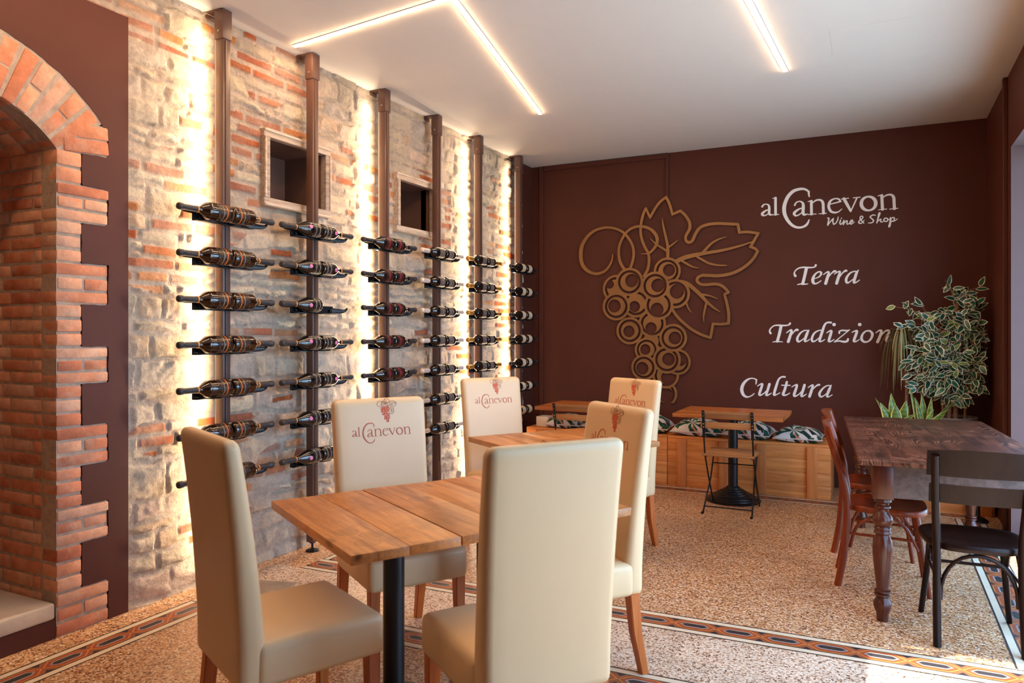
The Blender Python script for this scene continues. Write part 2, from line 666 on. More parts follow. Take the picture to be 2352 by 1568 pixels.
# brick patches (regular thin courses) around the niches and in scattered runs
by_ = Y + 0.012 * (fnoise(Y * 6, Z * 6, 33) - 0.5)
bz_ = Z + 0.022 * (fnoise(Y * 3, Z * 3, 34) - 0.5)
sidb, distb, lub, lvb, nidb = layout(by_, bz_, np.full(60, 0.072), 0.17, 0.30, 44)
zone = np.zeros(Y.shape)
for (a, b, c, d), s in zip(NICHE, (1.0, 1.0)):
    for (p, q, r0, r1) in ((a - 0.42, a - 0.05, c - 0.12, d + 0.10), (b + 0.05, b + 0.33, c - 0.12, d + 0.12), (a - 0.25, b + 0.2, d + 0.07, d + 0.14)):
        zone = np.maximum(zone, ((Y > p) & (Y < q) & (Z > r0) & (Z < r1)).astype(float))
zone = np.maximum(zone, ((Y > 6.35) & (Z > 1.3)).astype(float) * 0.55)
zone = np.maximum(zone, ((Y < 3.1) & (Z > 2.93)).astype(float) * 0.9)
rb = np.random.RandomState(5)
bk_sel = rb.rand(nidb)
patch = fnoise(Y * 1.1, Z * 2.3, 77, 3)
use_b = ((zone > 0) & (bk_sel[sidb] < 0.74 * zone)) | ((patch > 0.67) & (bk_sel[sidb] < 0.66)) | (bk_sel[sidb] < 0.014)
is_red = use_b & (rb.rand(nidb)[sidb] < 0.80)
d_ = np.where(use_b, distb, dist)
id_ = np.where(use_b, sidb + nid, sid)
u_, v_ = np.where(use_b, lub, lu), np.where(use_b, lvb, lv)
ntot = nid + nidb
rs = np.random.RandomState(9)
prot = rs.uniform(0.002, 0.017, ntot)[id_]
tiltu, tiltv = rs.uniform(-0.026, 0.026, ntot)[id_], rs.uniform(-0.022, 0.022, ntot)[id_]
smear = fnoise(Y * 5, Z * 5, 61, 4)
mort = np.clip((smear - 0.52) / 0.14, 0, 1) * (~is_red) * np.clip(rs.uniform(-0.3, 1.0, ntot)[id_], 0, 1)
jw = 0.006 + 0.009 * fnoise(Y * 9, Z * 9, 70)
prof = np.clip((d_ - jw) / 0.008, 0, 1)
prof = prof * prof * (3 - 2 * prof)
rough = fnoise(Y * 24, Z * 24, 90, 4) - 0.5
pl = []
for q_ in range(4):
    pl.append(rs.uniform(0.006, 0.020, ntot)[id_] + rs.uniform(-0.05, 0.05, ntot)[id_] * u_ + rs.uniform(-0.05, 0.05, ntot)[id_] * v_)
chis = np.maximum(np.minimum(np.minimum(pl[0], pl[1]), np.minimum(pl[2], pl[3])), -0.003) + 0.006
facet = np.abs(fnoise(Y * 9 + rs.uniform(0, 50, ntot)[id_], Z * 9, 95, 3) - 0.5)
hgt = prof * (prot + np.where(use_b, 0.25, 1.0) * (chis + 0.03 * facet)) * (1 - 0.75 * mort)
hgt = hgt + 0.013 * rough * (0.4 + 0.6 * prof) + 0.012 * (fnoise(Y * 1.6, Z * 1.6, 99) - 0.5)
hgt = np.clip(0.75 * hgt, -0.012, 0.045)
edge = np.where(Z < PLZ + 0.03, np.clip((Y - PLY - 0.004) / 0.03, 0, 1), 1.0)
edge = np.maximum(edge, np.clip((Z - PLZ - 0.004) / 0.03, 0, 1))
hgt = hgt * edge + 0.003 * (1 - edge)
# colours of the stones themselves
pal = np.array([lin(238, 216, 186)[:3], lin(224, 203, 174)[:3], lin(212, 193, 168)[:3], lin(242, 223, 190)[:3],
                lin(224, 194, 162)[:3], lin(232, 204, 182)[:3], lin(204, 188, 174)[:3], lin(236, 202, 170)[:3]])
red = np.array([lin(208, 124, 76)[:3], lin(200, 108, 64)[:3], lin(190, 118, 90)[:3], lin(216, 146, 96)[:3],
                lin(204, 150, 112)[:3], lin(190, 122, 96)[:3]])
colS = pal[rs.randint(0, len(pal), ntot)][id_]
colR = red[rs.randint(0, len(red), ntot)][id_]
col = np.where(is_red[..., None], colR, colS)
var = (0.80 + 0.42 * fnoise(Y * 19, Z * 19, 120, 4))[..., None]
col = col * var
limew = np.clip((fnoise(Y * 3.1, Z * 3.1, 130, 4) - 0.45) / 0.2, 0, 1)[..., None] * np.where(is_red, 0.28, 0.5)[..., None]
mcol = np.array(lin(222, 202, 182)[:3]) * (0.78 + 0.4 * fnoise(Y * 30, Z * 30, 140, 3))[..., None]
col = col * (1 - limew) + np.array(lin(242, 226, 206)[:3]) * limew
pf = (prof * (1 - 0.8 * mort))[..., None]
col = mcol * (1 - pf) + col * pf
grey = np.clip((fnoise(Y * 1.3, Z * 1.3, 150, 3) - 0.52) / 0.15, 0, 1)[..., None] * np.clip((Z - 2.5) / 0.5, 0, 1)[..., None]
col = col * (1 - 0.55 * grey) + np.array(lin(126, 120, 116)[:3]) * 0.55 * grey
co = np.stack([WALL_L + hgt, Y, Z], -1).reshape(-1, 3)
idx = np.arange(nz_ * ny).reshape(nz_, ny)
cy, cz = (Y[:-1, :-1] + Y[1:, 1:]) / 2, (Z[:-1, :-1] + Z[1:, 1:]) / 2
keep = ~((cy < PLY - 0.004) & (cz < PLZ - 0.004))
for a, b, c, d in NICHE:
    keep &= ~((cy > a - 0.02) & (cy < b + 0.02) & (cz > c - 0.02) & (cz < d + 0.02))
q = np.stack([idx[:-1, :-1][keep], idx[:-1, 1:][keep], idx[1:, 1:][keep], idx[1:, :-1][keep]], -1)
used = np.unique(q)
remap = np.full(nz_ * ny, -1)
remap[used] = np.arange(len(used))
q = remap[q]
me = bpy.data.meshes.new("wall_left")
me.vertices.add(len(used))
me.vertices.foreach_set("co", co[used].astype(np.float32).ravel())
me.loops.add(q.size)
me.loops.foreach_set("vertex_index", q.astype(np.int32).ravel())
me.polygons.add(len(q))
me.polygons.foreach_set("loop_start", np.arange(len(q), dtype=np.int32) * 4)
me.polygons.foreach_set("use_smooth", np.ones(len(q), bool))
at = me.attributes.new("stone", "FLOAT_COLOR", "POINT")
at.data.foreach_set("color", np.concatenate([col.reshape(-1, 3)[used], np.ones((len(used), 1))], 1).astype(np.float32).ravel())
me.update()
me.validate()
m, nt, p = new_mat("rough_stone_and_brick")
a_ = nt.nodes.new("ShaderNodeAttribute")
a_.attribute_name = "stone"
v = coords(nt)
n1 = noise_n(nt, v, 46, 8, 0.72)
r1 = ramp(nt, [(0.3, (0.80, 0.79, 0.78, 1)), (0.7, (1.08, 1.07, 1.05, 1))])
nt.links.new(n1, r1.inputs[0])
nt.links.new(mixc(nt, 1.0, a_.outputs["Color"], r1.outputs[0], "MULTIPLY"), p.inputs["Base Color"])
p.inputs["Roughness"].default_value = 0.9
p.inputs["Specular IOR Level"].default_value = 0.15
bump(nt, p, n1, 1.0, 0.022)
me.materials.append(m)
stone = bpy.data.objects.new("wall_left", me)
C.objects.link(stone)
tag(stone, "rough stone and brick wall behind the bottle racks", kind="structure")
# solid masonry behind the rough face
M_dark = plain("dark_recess_paint", lin(112, 78, 64), rough=0.7, var=0.1, vscale=4)
bm = bm_new()
add_box(bm, (WALL_L - 0.015, (ST_Y1 + WALL_B) / 2, CEIL / 2), (0.05, WALL_B - ST_Y1, CEIL), mat=0)
struct("wall_corner", bm, M_brown, label="narrow brown painted strip of wall beside the back corner")
bm = bm_new()
xb = WALL_L - 0.06
segs = [(REAR, 1.05, 0, CEIL), (1.05, 2.30, 2.80, CEIL), (2.30, NICHE[0][0], 0, CEIL), (NICHE[0][1], NICHE[1][0], 0, CEIL), (NICHE[1][1], WALL_B, 0, CEIL)]
for a, b, c, d in NICHE:
    segs += [(a, b, 0, c), (a, b, d, CEIL)]
for y0, y1, z0, z1 in segs:
    add_box(bm, (xb, (y0 + y1) / 2, (z0 + z1) / 2), (0.05, y1 - y0, z1 - z0))
struct("wall_core", bm, M_dark)
# niches: recess box, weathered frame
M_weather = wood("weathered_frame_wood", lin(150, 122, 104), lin(214, 194, 172), "Y", 1.5, 0.8, knots=False, contrast=1.3)
for i, (a, b, c, d) in enumerate(NICHE):
    bm = bm_new()
    dep, t = 0.34, 0.02
    x0 = WALL_L - dep
    add_box(bm, (x0, (a + b) / 2, (c + d) / 2), (t, b - a + 2 * t, d - c + 2 * t))
    for yy in (a - t / 2, b + t / 2):
        add_box(bm, ((x0 + WALL_L) / 2, yy, (c + d) / 2), (dep, t, d - c + 2 * t))
    for zz in (c - t / 2, d + t / 2):
        add_box(bm, ((x0 + WALL_L) / 2, (a + b) / 2, zz), (dep, b - a, t))
    struct("alcove_%d" % (i + 1), bm, M_dark)
    bm = bm_new(True)
    w = 0.05
    for k, (yy, zz, sy, sz) in enumerate((((a + b) / 2, d + w / 2, b - a + 2 * w, w), ((a + b) / 2, c - w / 2, b - a + 2 * w, w),
                                          (a - w / 2, (c + d) / 2, w, d - c), (b + w / 2, (c + d) / 2, w, d - c))):
        add_box(bm, (WALL_L + 0.016, yy, zz), (0.05, sy, sz), bevel=0.004, tint=rs.rand())
        add_box(bm, (WALL_L + 0.044, yy + (0 if k < 2 else (-0.017 if k == 2 else 0.017)), zz + (0.017 if k == 0 else -0.017 if k == 1 else 0)),
                (0.012, sy if k < 2 else 0.014, 0.014 if k < 2 else sz), bevel=0.003, tint=rs.rand())
    struct("window_%d" % (i + 3), bm, M_weather, label="weathered wooden frame of the small %s opening in the stone wall" % ("near" if i == 0 else "far"))

# ------------------------------------------------------------------ brown plaster round the brick arch
AY, AZ, AR, AO = 1.67, 1.88, 0.60, 0.885      # arch centre, inner and outer radius
JY = 2.126
SPR = math.sin(math.radians(50))
ZB = [0.0, 0.20, 0.413, 0.592, 0.782, 0.972, 1.173, 1.352, 1.553, 1.75, 1.944, 2.123, 2.28, 2.43]   # quoin steps
gs = 0.012
gy = np.arange(0.3, PLY + gs, gs)
gy[-1] = PLY
gz = np.arange(0.0, PLZ + gs, gs)
GY, GZ = np.meshgrid(gy, gz)
wob = 0.012 * (fnoise(GY * 20, GZ * 20, 200, 3) - 0.5)
dyc = np.abs(GY - AY)
hw = JY - AY
wide = np.zeros(GZ.shape, bool)
for k in range(13):
    if k % 2 == 0:
        wide |= (GZ >= ZB[k] - 0.001) & (GZ < ZB[k + 1])


def boxd(ay, z0, z1, half):
    return np.maximum(ay - half, np.maximum(z0 - GZ, GZ - z1))


brick_d = boxd(dyc, -1, 2.30, hw + 0.124)
for k in range(0, 13, 2):
    brick_d = np.minimum(brick_d, boxd(dyc, ZB[k] if k else -1, ZB[k + 1], hw + 0.26))
c50, s50 = math.cos(math.radians(51)), math.sin(math.radians(51))
brick_d = np.minimum(brick_d, np.maximum(np.hypot(GY - AY, GZ - AZ) - AO, dyc * c50 - (GZ - AZ) * s50))
fld = -(brick_d + wob)          # inside plaster where negative
bm = bm_new()
fld[0, :] = np.where(fld[0, :] < 0, fld[0, :], fld[0, :])
field_mesh(bm, fld, 0.3, 0.0, gs, lambda a, b, bk: Vector((WALL_L + 0.004 - 0.03 * bk, min(a, PLY), min(b, PLZ))))
add_box(bm, (WALL_L - 0.008, (REAR + 0.3) / 2, PLZ / 2), (0.024, 0.3 - REAR, PLZ))
add_box(bm, (WALL_L - 0.008, (REAR + 0.56) / 2, (PLZ + CEIL) / 2), (0.024, 0.56 - REAR, CEIL - PLZ))
struct("wall_arch", bm, M_brown, label="brown painted plaster wall around the brick arch")

M_brick, nt, p = new_mat("old_red_brick")
at_ = nt.nodes.new("ShaderNodeAttribute")
at_.attribute_name = "tint"
r = ramp(nt, [(0.0, lin(184, 112, 84)), (0.3, lin(208, 136, 102)), (0.55, lin(220, 152, 116)), (0.8, lin(224, 172, 140)), (1.0, lin(206, 162, 138))])
nt.links.new(at_.outputs["Fac"], r.inputs[0])
v = coords(nt)
n1 = noise_n(nt, v, 14, 5, 0.65)
n2 = noise_n(nt, v, 90, 4, 0.7)
r2 = ramp(nt, [(0.30, (0.74, 0.70, 0.68, 1)), (0.68, (1.12, 1.10, 1.08, 1))])
nt.links.new(n1, r2.inputs[0])
cc = mixc(nt, 1.0, r.outputs[0], r2.outputs[0], "MULTIPLY")
r3 = ramp(nt, [(0.48, (0, 0, 0, 1)), (0.70, (1, 1, 1, 1))])
nt.links.new(noise_n(nt, v, 9, 6, 0.7), r3.inputs[0])
cc = mixc(nt, math_n(nt, "MULTIPLY", r3.outputs[0], 0.6), cc, lin(206, 178, 154))
nt.links.new(cc, p.inputs["Base Color"])
p.inputs["Roughness"].default_value = 0.9
p.inputs["Specular IOR Level"].default_value = 0.15
bump(nt, p, math_n(nt, "ADD", n1, math_n(nt, "MULTIPLY", n2, 0.5)), 0.6, 0.006)
M_mortar = plain("grey_mortar", lin(176, 156, 138), rough=0.95, var=0.18, vscale=30, bmp=0.6, bscale=120)

bm = bm_new(True)
rb = random.Random(3)
REV = 0.62


def brick(c, s, rot=None, wedge=None):
    t = rb.random()
    j = lambda a: rb.uniform(-a, a)
    R = (rot or Matrix.Identity(3)) @ Matrix.Rotation(j(0.012), 3, "X") @ Matrix.Rotation(j(0.01), 3, "Z")
    vs = add_box(bm, (c[0] + j(0.003), c[1] + j(0.002), c[2] + j(0.002)), s, R, bevel=0.007, seg=2, tint=t)
    if wedge is not None:                 # voussoirs widen outwards
        for v in vs:
            dy, dz = v.co.y - AY, v.co.z - AZ
            r, a = math.hypot(dy, dz), math.atan2(dy, dz)
            a = wedge + (a - wedge) * r / (AR + 0.05)
            v.co.y, v.co.z = AY + r * math.sin(a), AZ + r * math.cos(a)


for side in (1, -1):
    jy = AY + side * hw
    for k in range(13):
        z0, z1 = ZB[k], ZB[k + 1]
        wd = 0.26 if k % 2 == 0 else 0.124
        rows = max(2, round((z1 - z0) / 0.0645))
        hh = (z1 - z0) / rows
        if k == 12:
            for rr in range(2):
                brick((WALL_L - 0.045, jy + side * (0.148 + 0.030 * rr), z0 + 0.036 + hh * rr), (0.10, 0.225 - 0.06 * rr, hh - 0.010),
                      Matrix.Rotation(side * 0.10, 3, "X"))
            continue
        for rr in range(rows):
            zc = z0 + hh * (rr + 0.5)
            if wd < 0.2 or rr % 2 == 0:
                brick((WALL_L - 0.05, jy + side * (wd / 2), zc), (0.11, wd - 0.004, hh - 0.012))
            else:
                brick((WALL_L - 0.05, jy + side * 0.065, zc), (0.11, 0.118, hh - 0.012))
                brick((WALL_L - 0.05, jy + side * 0.196, zc), (0.11, 0.118, hh - 0.012))
            # bricks of the reveal behind
            xx = WALL_L - 0.108 - (0.065 if (rr + k) % 2 else 0)
            if (rr + k) % 2:
                brick((WALL_L - 0.14, jy + side * 0.055, zc), (0.056, 0.11, hh - 0.012))
            while xx > WALL_L - REV:
                brick((xx - 0.125, jy + side * 0.055, zc), (0.238, 0.11, hh - 0.012))
                xx -= 0.25
    # below the slab the face runs to the floor
nv = 17
for k in range(nv):
    a = math.radians(-50 + 100 * (k + 0.5) / nv)
    R = Matrix.Rotation(-a, 3, "X")
    segs = ((AR + 0.14, 0.27),) if k % 2 == 0 else ((AR + 0.072, 0.128), (AR + 0.208, 0.128))
    for rm, L in segs:
        brick((WALL_L - 0.05, AY + rm * math.sin(a), AZ + rm * math.cos(a)), (0.11, AR * math.radians(100) / nv * 1.06 - 0.012, L), R, a)
    for d in range(4):
        x = WALL_L - 0.11 - 0.125 * (d + 0.5)
        brick((x, AY + (AR + 0.07) * math.sin(a), AZ + (AR + 0.07) * math.cos(a)), (0.115, AR * math.radians(100) / nv * 1.1 - 0.010, 0.13), R)
arch = struct("trim_6", bm, M_brick, smooth=True, label="exposed brick arch and stepped brick quoins of the alcove")
# mortar bed filling the joints
bm = bm_new()
for side in (1, -1):
    jy = AY + side * hw
    for k in range(13):
        wd = 0.252 if k % 2 == 0 else 0.118
        add_box(bm, (WALL_L - 0.050, jy + side * (wd / 2 + 0.002), (ZB[k] + ZB[k + 1]) / 2), (0.10, wd - 0.002, ZB[k + 1] - ZB[k] + 0.0005))
    add_box(bm, (WALL_L - 0.046, jy + side * 0.15, 2.352), (0.09, 0.21, 0.145), Matrix.Rotation(side * 0.10, 3, "X"))
    add_box(bm, (WALL_L - 0.10 - (REV - 0.1) / 2, jy + side * 0.060, 1.16), (REV - 0.1, 0.11, 2.3))

def arc_prism(bm, r0, r1, x0, x1, deg, n=40):
    g = []
    for k in range(n + 1):
        a = math.radians(-deg + 2 * deg * k / n)
        sa, ca = math.sin(a), math.cos(a)
        g.append([bm.verts.new((x, AY + r * sa, AZ + r * ca)) for x, r in ((x0, r0), (x1, r0), (x1, r1), (x0, r1))])
    for A_, B2 in zip(g, g[1:]):
        for k in range(4):
            bm.faces.new((A_[k], A_[(k + 1) % 4], B2[(k + 1) % 4], B2[k]))
    bm.faces.new(g[0])
    bm.faces.new(g[-1])


arc_prism(bm, AR + 0.006, AO + 0.01, WALL_L - 0.095, WALL_L + 0.001, 50.5)
arc_prism(bm, AR + 0.008, AR + 0.16, WALL_L - REV, WALL_L - 0.10, 52)
struct("trim_7", bm, M_mortar)
# raised sill of the alcove: brown riser, stone slab
bm = bm_new()
add_box(bm, (WALL_L - 0.30, AY, 0.045), (0.60, 2 * hw - 0.004, 0.09))
struct("trim_8", bm, M_brown)
M_slab = plain("worn_stone_slab", lin(196, 178, 156), rough=0.75, var=0.12, vscale=7, bmp=0.35, bscale=35)
bm = bm_new()
add_box(bm, (WALL_L - 0.297, AY, 0.128), (0.60, 2 * hw - 0.006, 0.076), bevel=0.012, seg=3)
struct("trim_9", bm, M_slab, smooth=True)
bm = bm_new()
add_box(bm, (WALL_L - REV - 0.03, AY, 1.6), (0.06, 1.6, 3.2))
struct("wall_alcove", bm, M_dark)
# ------------------------------------------------------------------ patterned tile borders in the floor
TM = [plain("tile_black", lin(48, 44, 44), 0.4), plain("tile_cream", lin(222, 204, 176), 0.4, var=0.05), plain("tile_red", lin(158, 74, 42), 0.4, var=0.08),
      plain("tile_orange", lin(206, 128, 58), 0.4, var=0.06), plain("tile_grey", lin(156, 146, 140), 0.4, var=0.06), plain("tile_ground", lin(150, 84, 52), 0.4, var=0.1)]


def border(bm, p0, p1, n):
    """Tile strip along p0 -> p1 (centre line), n tiles, width 0.2."""
    p0, p1 = Vector(p0), Vector(p1)
    d = (p1 - p0).normalized()
    s = Vector((-d.y, d.x))
    L = (p1 - p0).length / n
    W = 0.20

    def poly(pts, z, mat):
        f = bm.faces.new([bm.verts.new((*(p0 + d * a + s * b), z)) for a, b in pts])
        f.material_index = mat
        if f.normal.z < 0:
            f.normal_flip()
    LL = L * n

    def strip(b0, b1, z, mat):
        poly([(0, b0), (LL, b0), (LL, b1), (0, b1)], z, mat)
    strip(-W / 2, W / 2, 0.0006, 1)
    for sg in (1, -1):
        lo, hi = (W / 2 - 0.009, W / 2) if sg > 0 else (-W / 2, -W / 2 + 0.009)
        strip(lo, hi, 0.0009, 0)
        lo, hi = (0.051, 0.058) if sg > 0 else (-0.058, -0.051)
        strip(lo, hi, 0.0009, 0)
    strip(-0.051, 0.051, 0.0009, 5)
    for i in range(n):
        c = L * (i + 0.5)

        def hexa(hl, hb, tip, z, mat):
            poly([(c - hl, 0), (c - hl + tip, -hb), (c + hl - tip, -hb), (c + hl, 0), (c + hl - tip, hb), (c - hl + tip, hb)], z, mat)
        for sg in (-1, 1):
            e = c + sg * L / 2
            poly([(e, 0.051), (e - sg * 0.020, 0.051), (e, 0.026)][::sg], 0.0012, 0)
            poly([(e, -0.051), (e, -0.026), (e - sg * 0.020, -0.051)][::sg], 0.0012, 0)
        hexa(L / 2, 0.049, 0.050, 0.0014, 3)
        hexa(L / 2 - 0.008, 0.043, 0.044, 0.0017, 2)
        hexa(L / 2 - 0.030, 0.026, 0.027, 0.0020, 4)
        hexa(L / 2 - 0.040, 0.017, 0.018, 0.0023, 0)


bm = bm_new()
border(bm, (-3.12, 3.52), (0.72, 3.635), 19)
border(bm, (-3.02, 3.62), (-3.02, 6.55), 14)
border(bm, (0.62, 3.735), (0.62, 6.55), 14)
border(bm, (-3.12, 6.65), (0.72, 6.65), 19)
struct("trim_10", bm, TM, label="patterned tile border framing the rear floor")
bm = bm_new()
border(bm, (-3.26, 2.84), (0.72, 2.945), 19)
border(bm, (-3.16, -1.0), (-3.16, 2.74), 18)
struct("trim_11", bm, TM, label="patterned tile border framing the front floor")
bm = bm_new()
f = bm.faces.new([bm.verts.new((x, y, 0.0004)) for x, y in ((-3.3, 2.943), (0.8, 3.05), (0.8, 3.53), (-3.3, 3.416))])
struct("trim_12", bm, M_terr2)
bm = bm_new()
add_box(bm, (-3.11, 3.02, 0.002), (0.42, 0.26, 0.006), rot=0.3, bevel=0.003)
struct("trim_13", bm, plain("grey_stone_patch", lin(150, 134, 120), 0.5, var=0.2, vscale=9, bmp=0.2))

bm = bm_new()
add_box(bm, (-0.052, 5.01, CEIL - 0.0006), (0.425, 0.41, 0.0012))
struct("trim_14", bm, M_ceiling, label="flush access panel in the ceiling")
# ------------------------------------------------------------------ ceiling light strips
m, nt, p = new_mat("light_strip_diffuser")
p.inputs["Base Color"].default_value = (1, 1, 1, 1)
p.inputs["Emission Color"].default_value = (1.0, 0.62, 0.34, 1)
p.inputs["Emission Strength"].default_value = 118.0
M_led = m
M_alu = plain("white_aluminium_profile", lin(225, 222, 218), rough=0.4)
LEDS = (("long ceiling light strip running out from the stone wall", (-3.30, 3.56), (-2.10, 3.42)),
        ("ceiling light strip slanting from the first strip towards the back wall", (-2.06, 3.44), (-2.50, 5.56)),
        ("ceiling light strip alone on the right half of the ceiling", (-0.68, 3.2), (-0.577, 5.40)),
        ("added out-of-view ceiling light strip in front of the brick arch", (-2.95, 0.7), (-2.80, 2.75)))  # extra strip out of view, added to brighten bricks and left wall
for lab, a, b in LEDS:
    a, b = Vector(a), Vector(b)
    d = b - a
    t = thing("ceiling_light_strip", lab, "light strip", ((a.x + b.x) / 2, (a.y + b.y) / 2, CEIL), math.atan2(d.y, d.x), "light strips in the ceiling")
    bm = bm_new()
    add_box(bm, (0, 0, -0.002), (d.length + 0.006, 0.036, 0.004))
    obj("profile", bm, M_alu, t, False)
    bm = bm_new()
    add_box(bm, (0, 0, -0.006), (d.length, 0.022, 0.005))
    obj("diffuser", bm, M_led, t, False)
# ------------------------------------------------------------------ wine rack posts with bottle holders
M_post = plain("brown_steel_post", lin(92, 64, 54), rough=0.38, var=0.03, metal=0.0)
M_black = plain("black_metal", lin(26, 25, 27), rough=0.35, metal=0.3)
M_screw = plain("zinc_screw", lin(190, 188, 184), rough=0.3, metal=0.9)
PX = -3.297
POSTS = [(2.992, True, "leftmost rack post, nearest the brick arch"),
         (3.722, False, "second rack post, crossing the near wall opening"),
         (4.502, True, "third rack post, between the two wall openings"),
         (5.232, False, "fourth rack post, right of the far wall opening"),
         (5.952, True, "fifth rack post, next to last before the brown corner"),
         (6.80, True, "last rack post, against the brown corner")]
ROWZ = [2.072, 1.834, 1.596, 1.357, 1.119, 0.880, 0.640]
ROWN = ["top", "second", "third", "fourth", "fifth", "sixth", "lowest"]
HALF = 0.0275


def make_post(lab):
    t = thing("wine_rack_post", lab, "wine rack", (0, 0, 0), 0, "brown steel wine rack posts")
    bm = bm_new()
    add_box(bm, (0, 0, (0.06 + CEIL - 0.004) / 2), (2 * HALF, 2 * HALF, CEIL - 0.064), bevel=0.003)
    add_box(bm, (HALF + 0.002, -0.006, 1.7), (0.006, 0.010, 2.7))
    obj("tube", bm, M_post, t)
    bm = bm_new()
    add_box(bm, (0, 0, CEIL - 0.085), (2 * HALF + 0.012, 2 * HALF + 0.012, 0.165), bevel=0.003)
    add_box(bm, (-0.06, 0, CEIL - 0.006), (0.09, 0.066, 0.010), bevel=0.002)
    add_box(bm, (-0.098, 0, CEIL - 0.020), (0.012, 0.066, 0.034), bevel=0.002)
    c = obj("ceiling_clamp", bm, M_post, t)
    bm = bm_new()
    add_lathe(bm, [(0, 0.003), (0.006, 0.003), (0.006, 0), (0, 0)], 10, Matrix.Translation((0, -HALF - 0.006, CEIL - 0.125)) @ Matrix.Rotation(PI / 2, 4, "X"))
    obj("screw", bm, M_screw, c)
    bm = bm_new()
    add_lathe(bm, [(0, 0.0), (0.042, 0.0), (0.042, 0.008), (0.03, 0.013), (0.008, 0.016), (0.0075, 0.03), (0.0075, 0.05), (0.018, 0.052), (0.024, 0.062), (0, 0.062)], 24)
    obj("foot", bm, M_black, t)
    for z in ROWZ:
        bm = bm_new()
        px = HALF + 0.003
        add_box(bm, (px, -0.0355, z - 0.030), (0.003, 0.40, 0.052))
        add_box(bm, (px + 0.015, -0.0355, z - 0.056), (0.032, 0.40, 0.003))
        for s in (-1, 1):
            add_box(bm, (px + 0.010, -0.0355 + s * 0.16, z - 0.034), (0.020, 0.018, 0.018), bevel=0.002)
            rod = [(px, s * 0.195 - 0.0355, z - 0.045), (px + 0.03, s * 0.16 - 0.0355, z - 0.052), (px + 0.055, s * 0.10 - 0.0355, z - 0.056),
                   (px + 0.045, s * 0.04 - 0.0355, z - 0.056), (px, s * 0.016 - 0.0355, z - 0.052)]
            add_tube(bm, spline(rod, 5), 0.003, 6)
        h = obj("bottle_holder", bm, M_black, t)
        for s in (-1, 1):
            bm = bm_new()
            zz = z - 0.032 if s > 0 else z - 0.012
            pts = spline([(px, s * 0.185 - 0.0355, zz), (px + 0.012, s * 0.235 - 0.0355, zz - 0.002), (px + 0.022, s * 0.275 - 0.0355, zz - 0.002),
                          (px + 0.030, s * 0.292 - 0.0355, zz + 0.004), (px + 0.042 if s > 0 else px + 0.032, s * 0.298 - 0.0355, zz + (0.018 if s > 0 else 0.006))], 5)
            w0 = 0.020 if s > 0 else 0.008
            n = len(pts)
            add_tube(bm, pts, [0.003] * n, 8, ry=[w0 - (w0 - 0.005) * i / (n - 1) for i in range(n)], up=(0, 0, 1))
            obj("neck_hook", bm, M_black, h)
    return t


post0 = make_post("x")
posts = []
for i, (y, led, lab) in enumerate(POSTS):
    lab = "brown steel post, " + lab
    r = post0 if i == 0 else dup(post0, (PX, y, 0), 0, lab)
    r.location = (PX, y, 0)
    r["label"] = lab
    posts.append((r, led))
for r, led in posts:
    if led:
        bm = bm_new()
        add_box(bm, (-HALF - 0.004, -HALF + 0.010, 1.63), (0.008, 0.016, 3.0))
        o = obj("light_strip", bm, M_alu, r, False)
        L = bpy.data.lights.new("wall_wash_light", "AREA")
        L.shape = "RECTANGLE"
        L.size, L.size_y = 0.014, 3.0
        L.energy = 19.0
        L.color = (1.0, 0.75, 0.50)
        lo = bpy.data.objects.new("wall_wash_light", L)
        C.objects.link(lo)
        lo.parent = r
        lo.location = (-HALF - 0.004, -HALF - 0.014, 1.63)
        d = Vector((-0.72, -0.69, 0)).normalized()      # shines back onto the stones, away from the post
        zax = -d
        yax = Vector((0, 0, 1))
        xax = yax.cross(zax)
        lo.rotation_euler = Matrix((xax, yax, zax)).transposed().to_euler()

# ------------------------------------------------------------------ bottles
M_glass, nt, p = new_mat("dark_bottle_glass")
p.inputs["Base Color"].default_value = lin(18, 10, 7)
p.inputs["Roughness"].default_value = 0.06
p.inputs["Specular IOR Level"].default_value = 0.6
p.inputs["Coat Weight"].default_value = 0.4
M_amber, nt, p = new_mat("amber_brown_bottle_glass")
p.inputs["Base Color"].default_value = lin(40, 19, 7)
p.inputs["Roughness"].default_value = 0.06
p.inputs["Specular IOR Level"].default_value = 0.6
p.inputs["Coat Weight"].default_value = 0.4
M_cap_black = plain("black_capsule", lin(44, 40, 42), rough=0.5)
M_cap_silver = plain("silver_white_foil", lin(222, 208, 196), rough=0.35, metal=0.35, var=0.1, vscale=90, bmp=0.3, bscale=160)
M_cap_gold = plain("gold_foil", lin(196, 142, 58), rough=0.35, metal=0.6, var=0.12, vscale=80, bmp=0.3, bscale=160)
M_ring = plain("orange_gold_collar", lin(214, 134, 44), rough=0.35, metal=0.3)
M_seal = plain("pink_round_seal", lin(206, 120, 160), rough=0.5, var=0.2, vscale=200)
M_cream_label = plain("cream_paper_label", lin(214, 194, 160), rough=0.6, var=0.06, vscale=60)


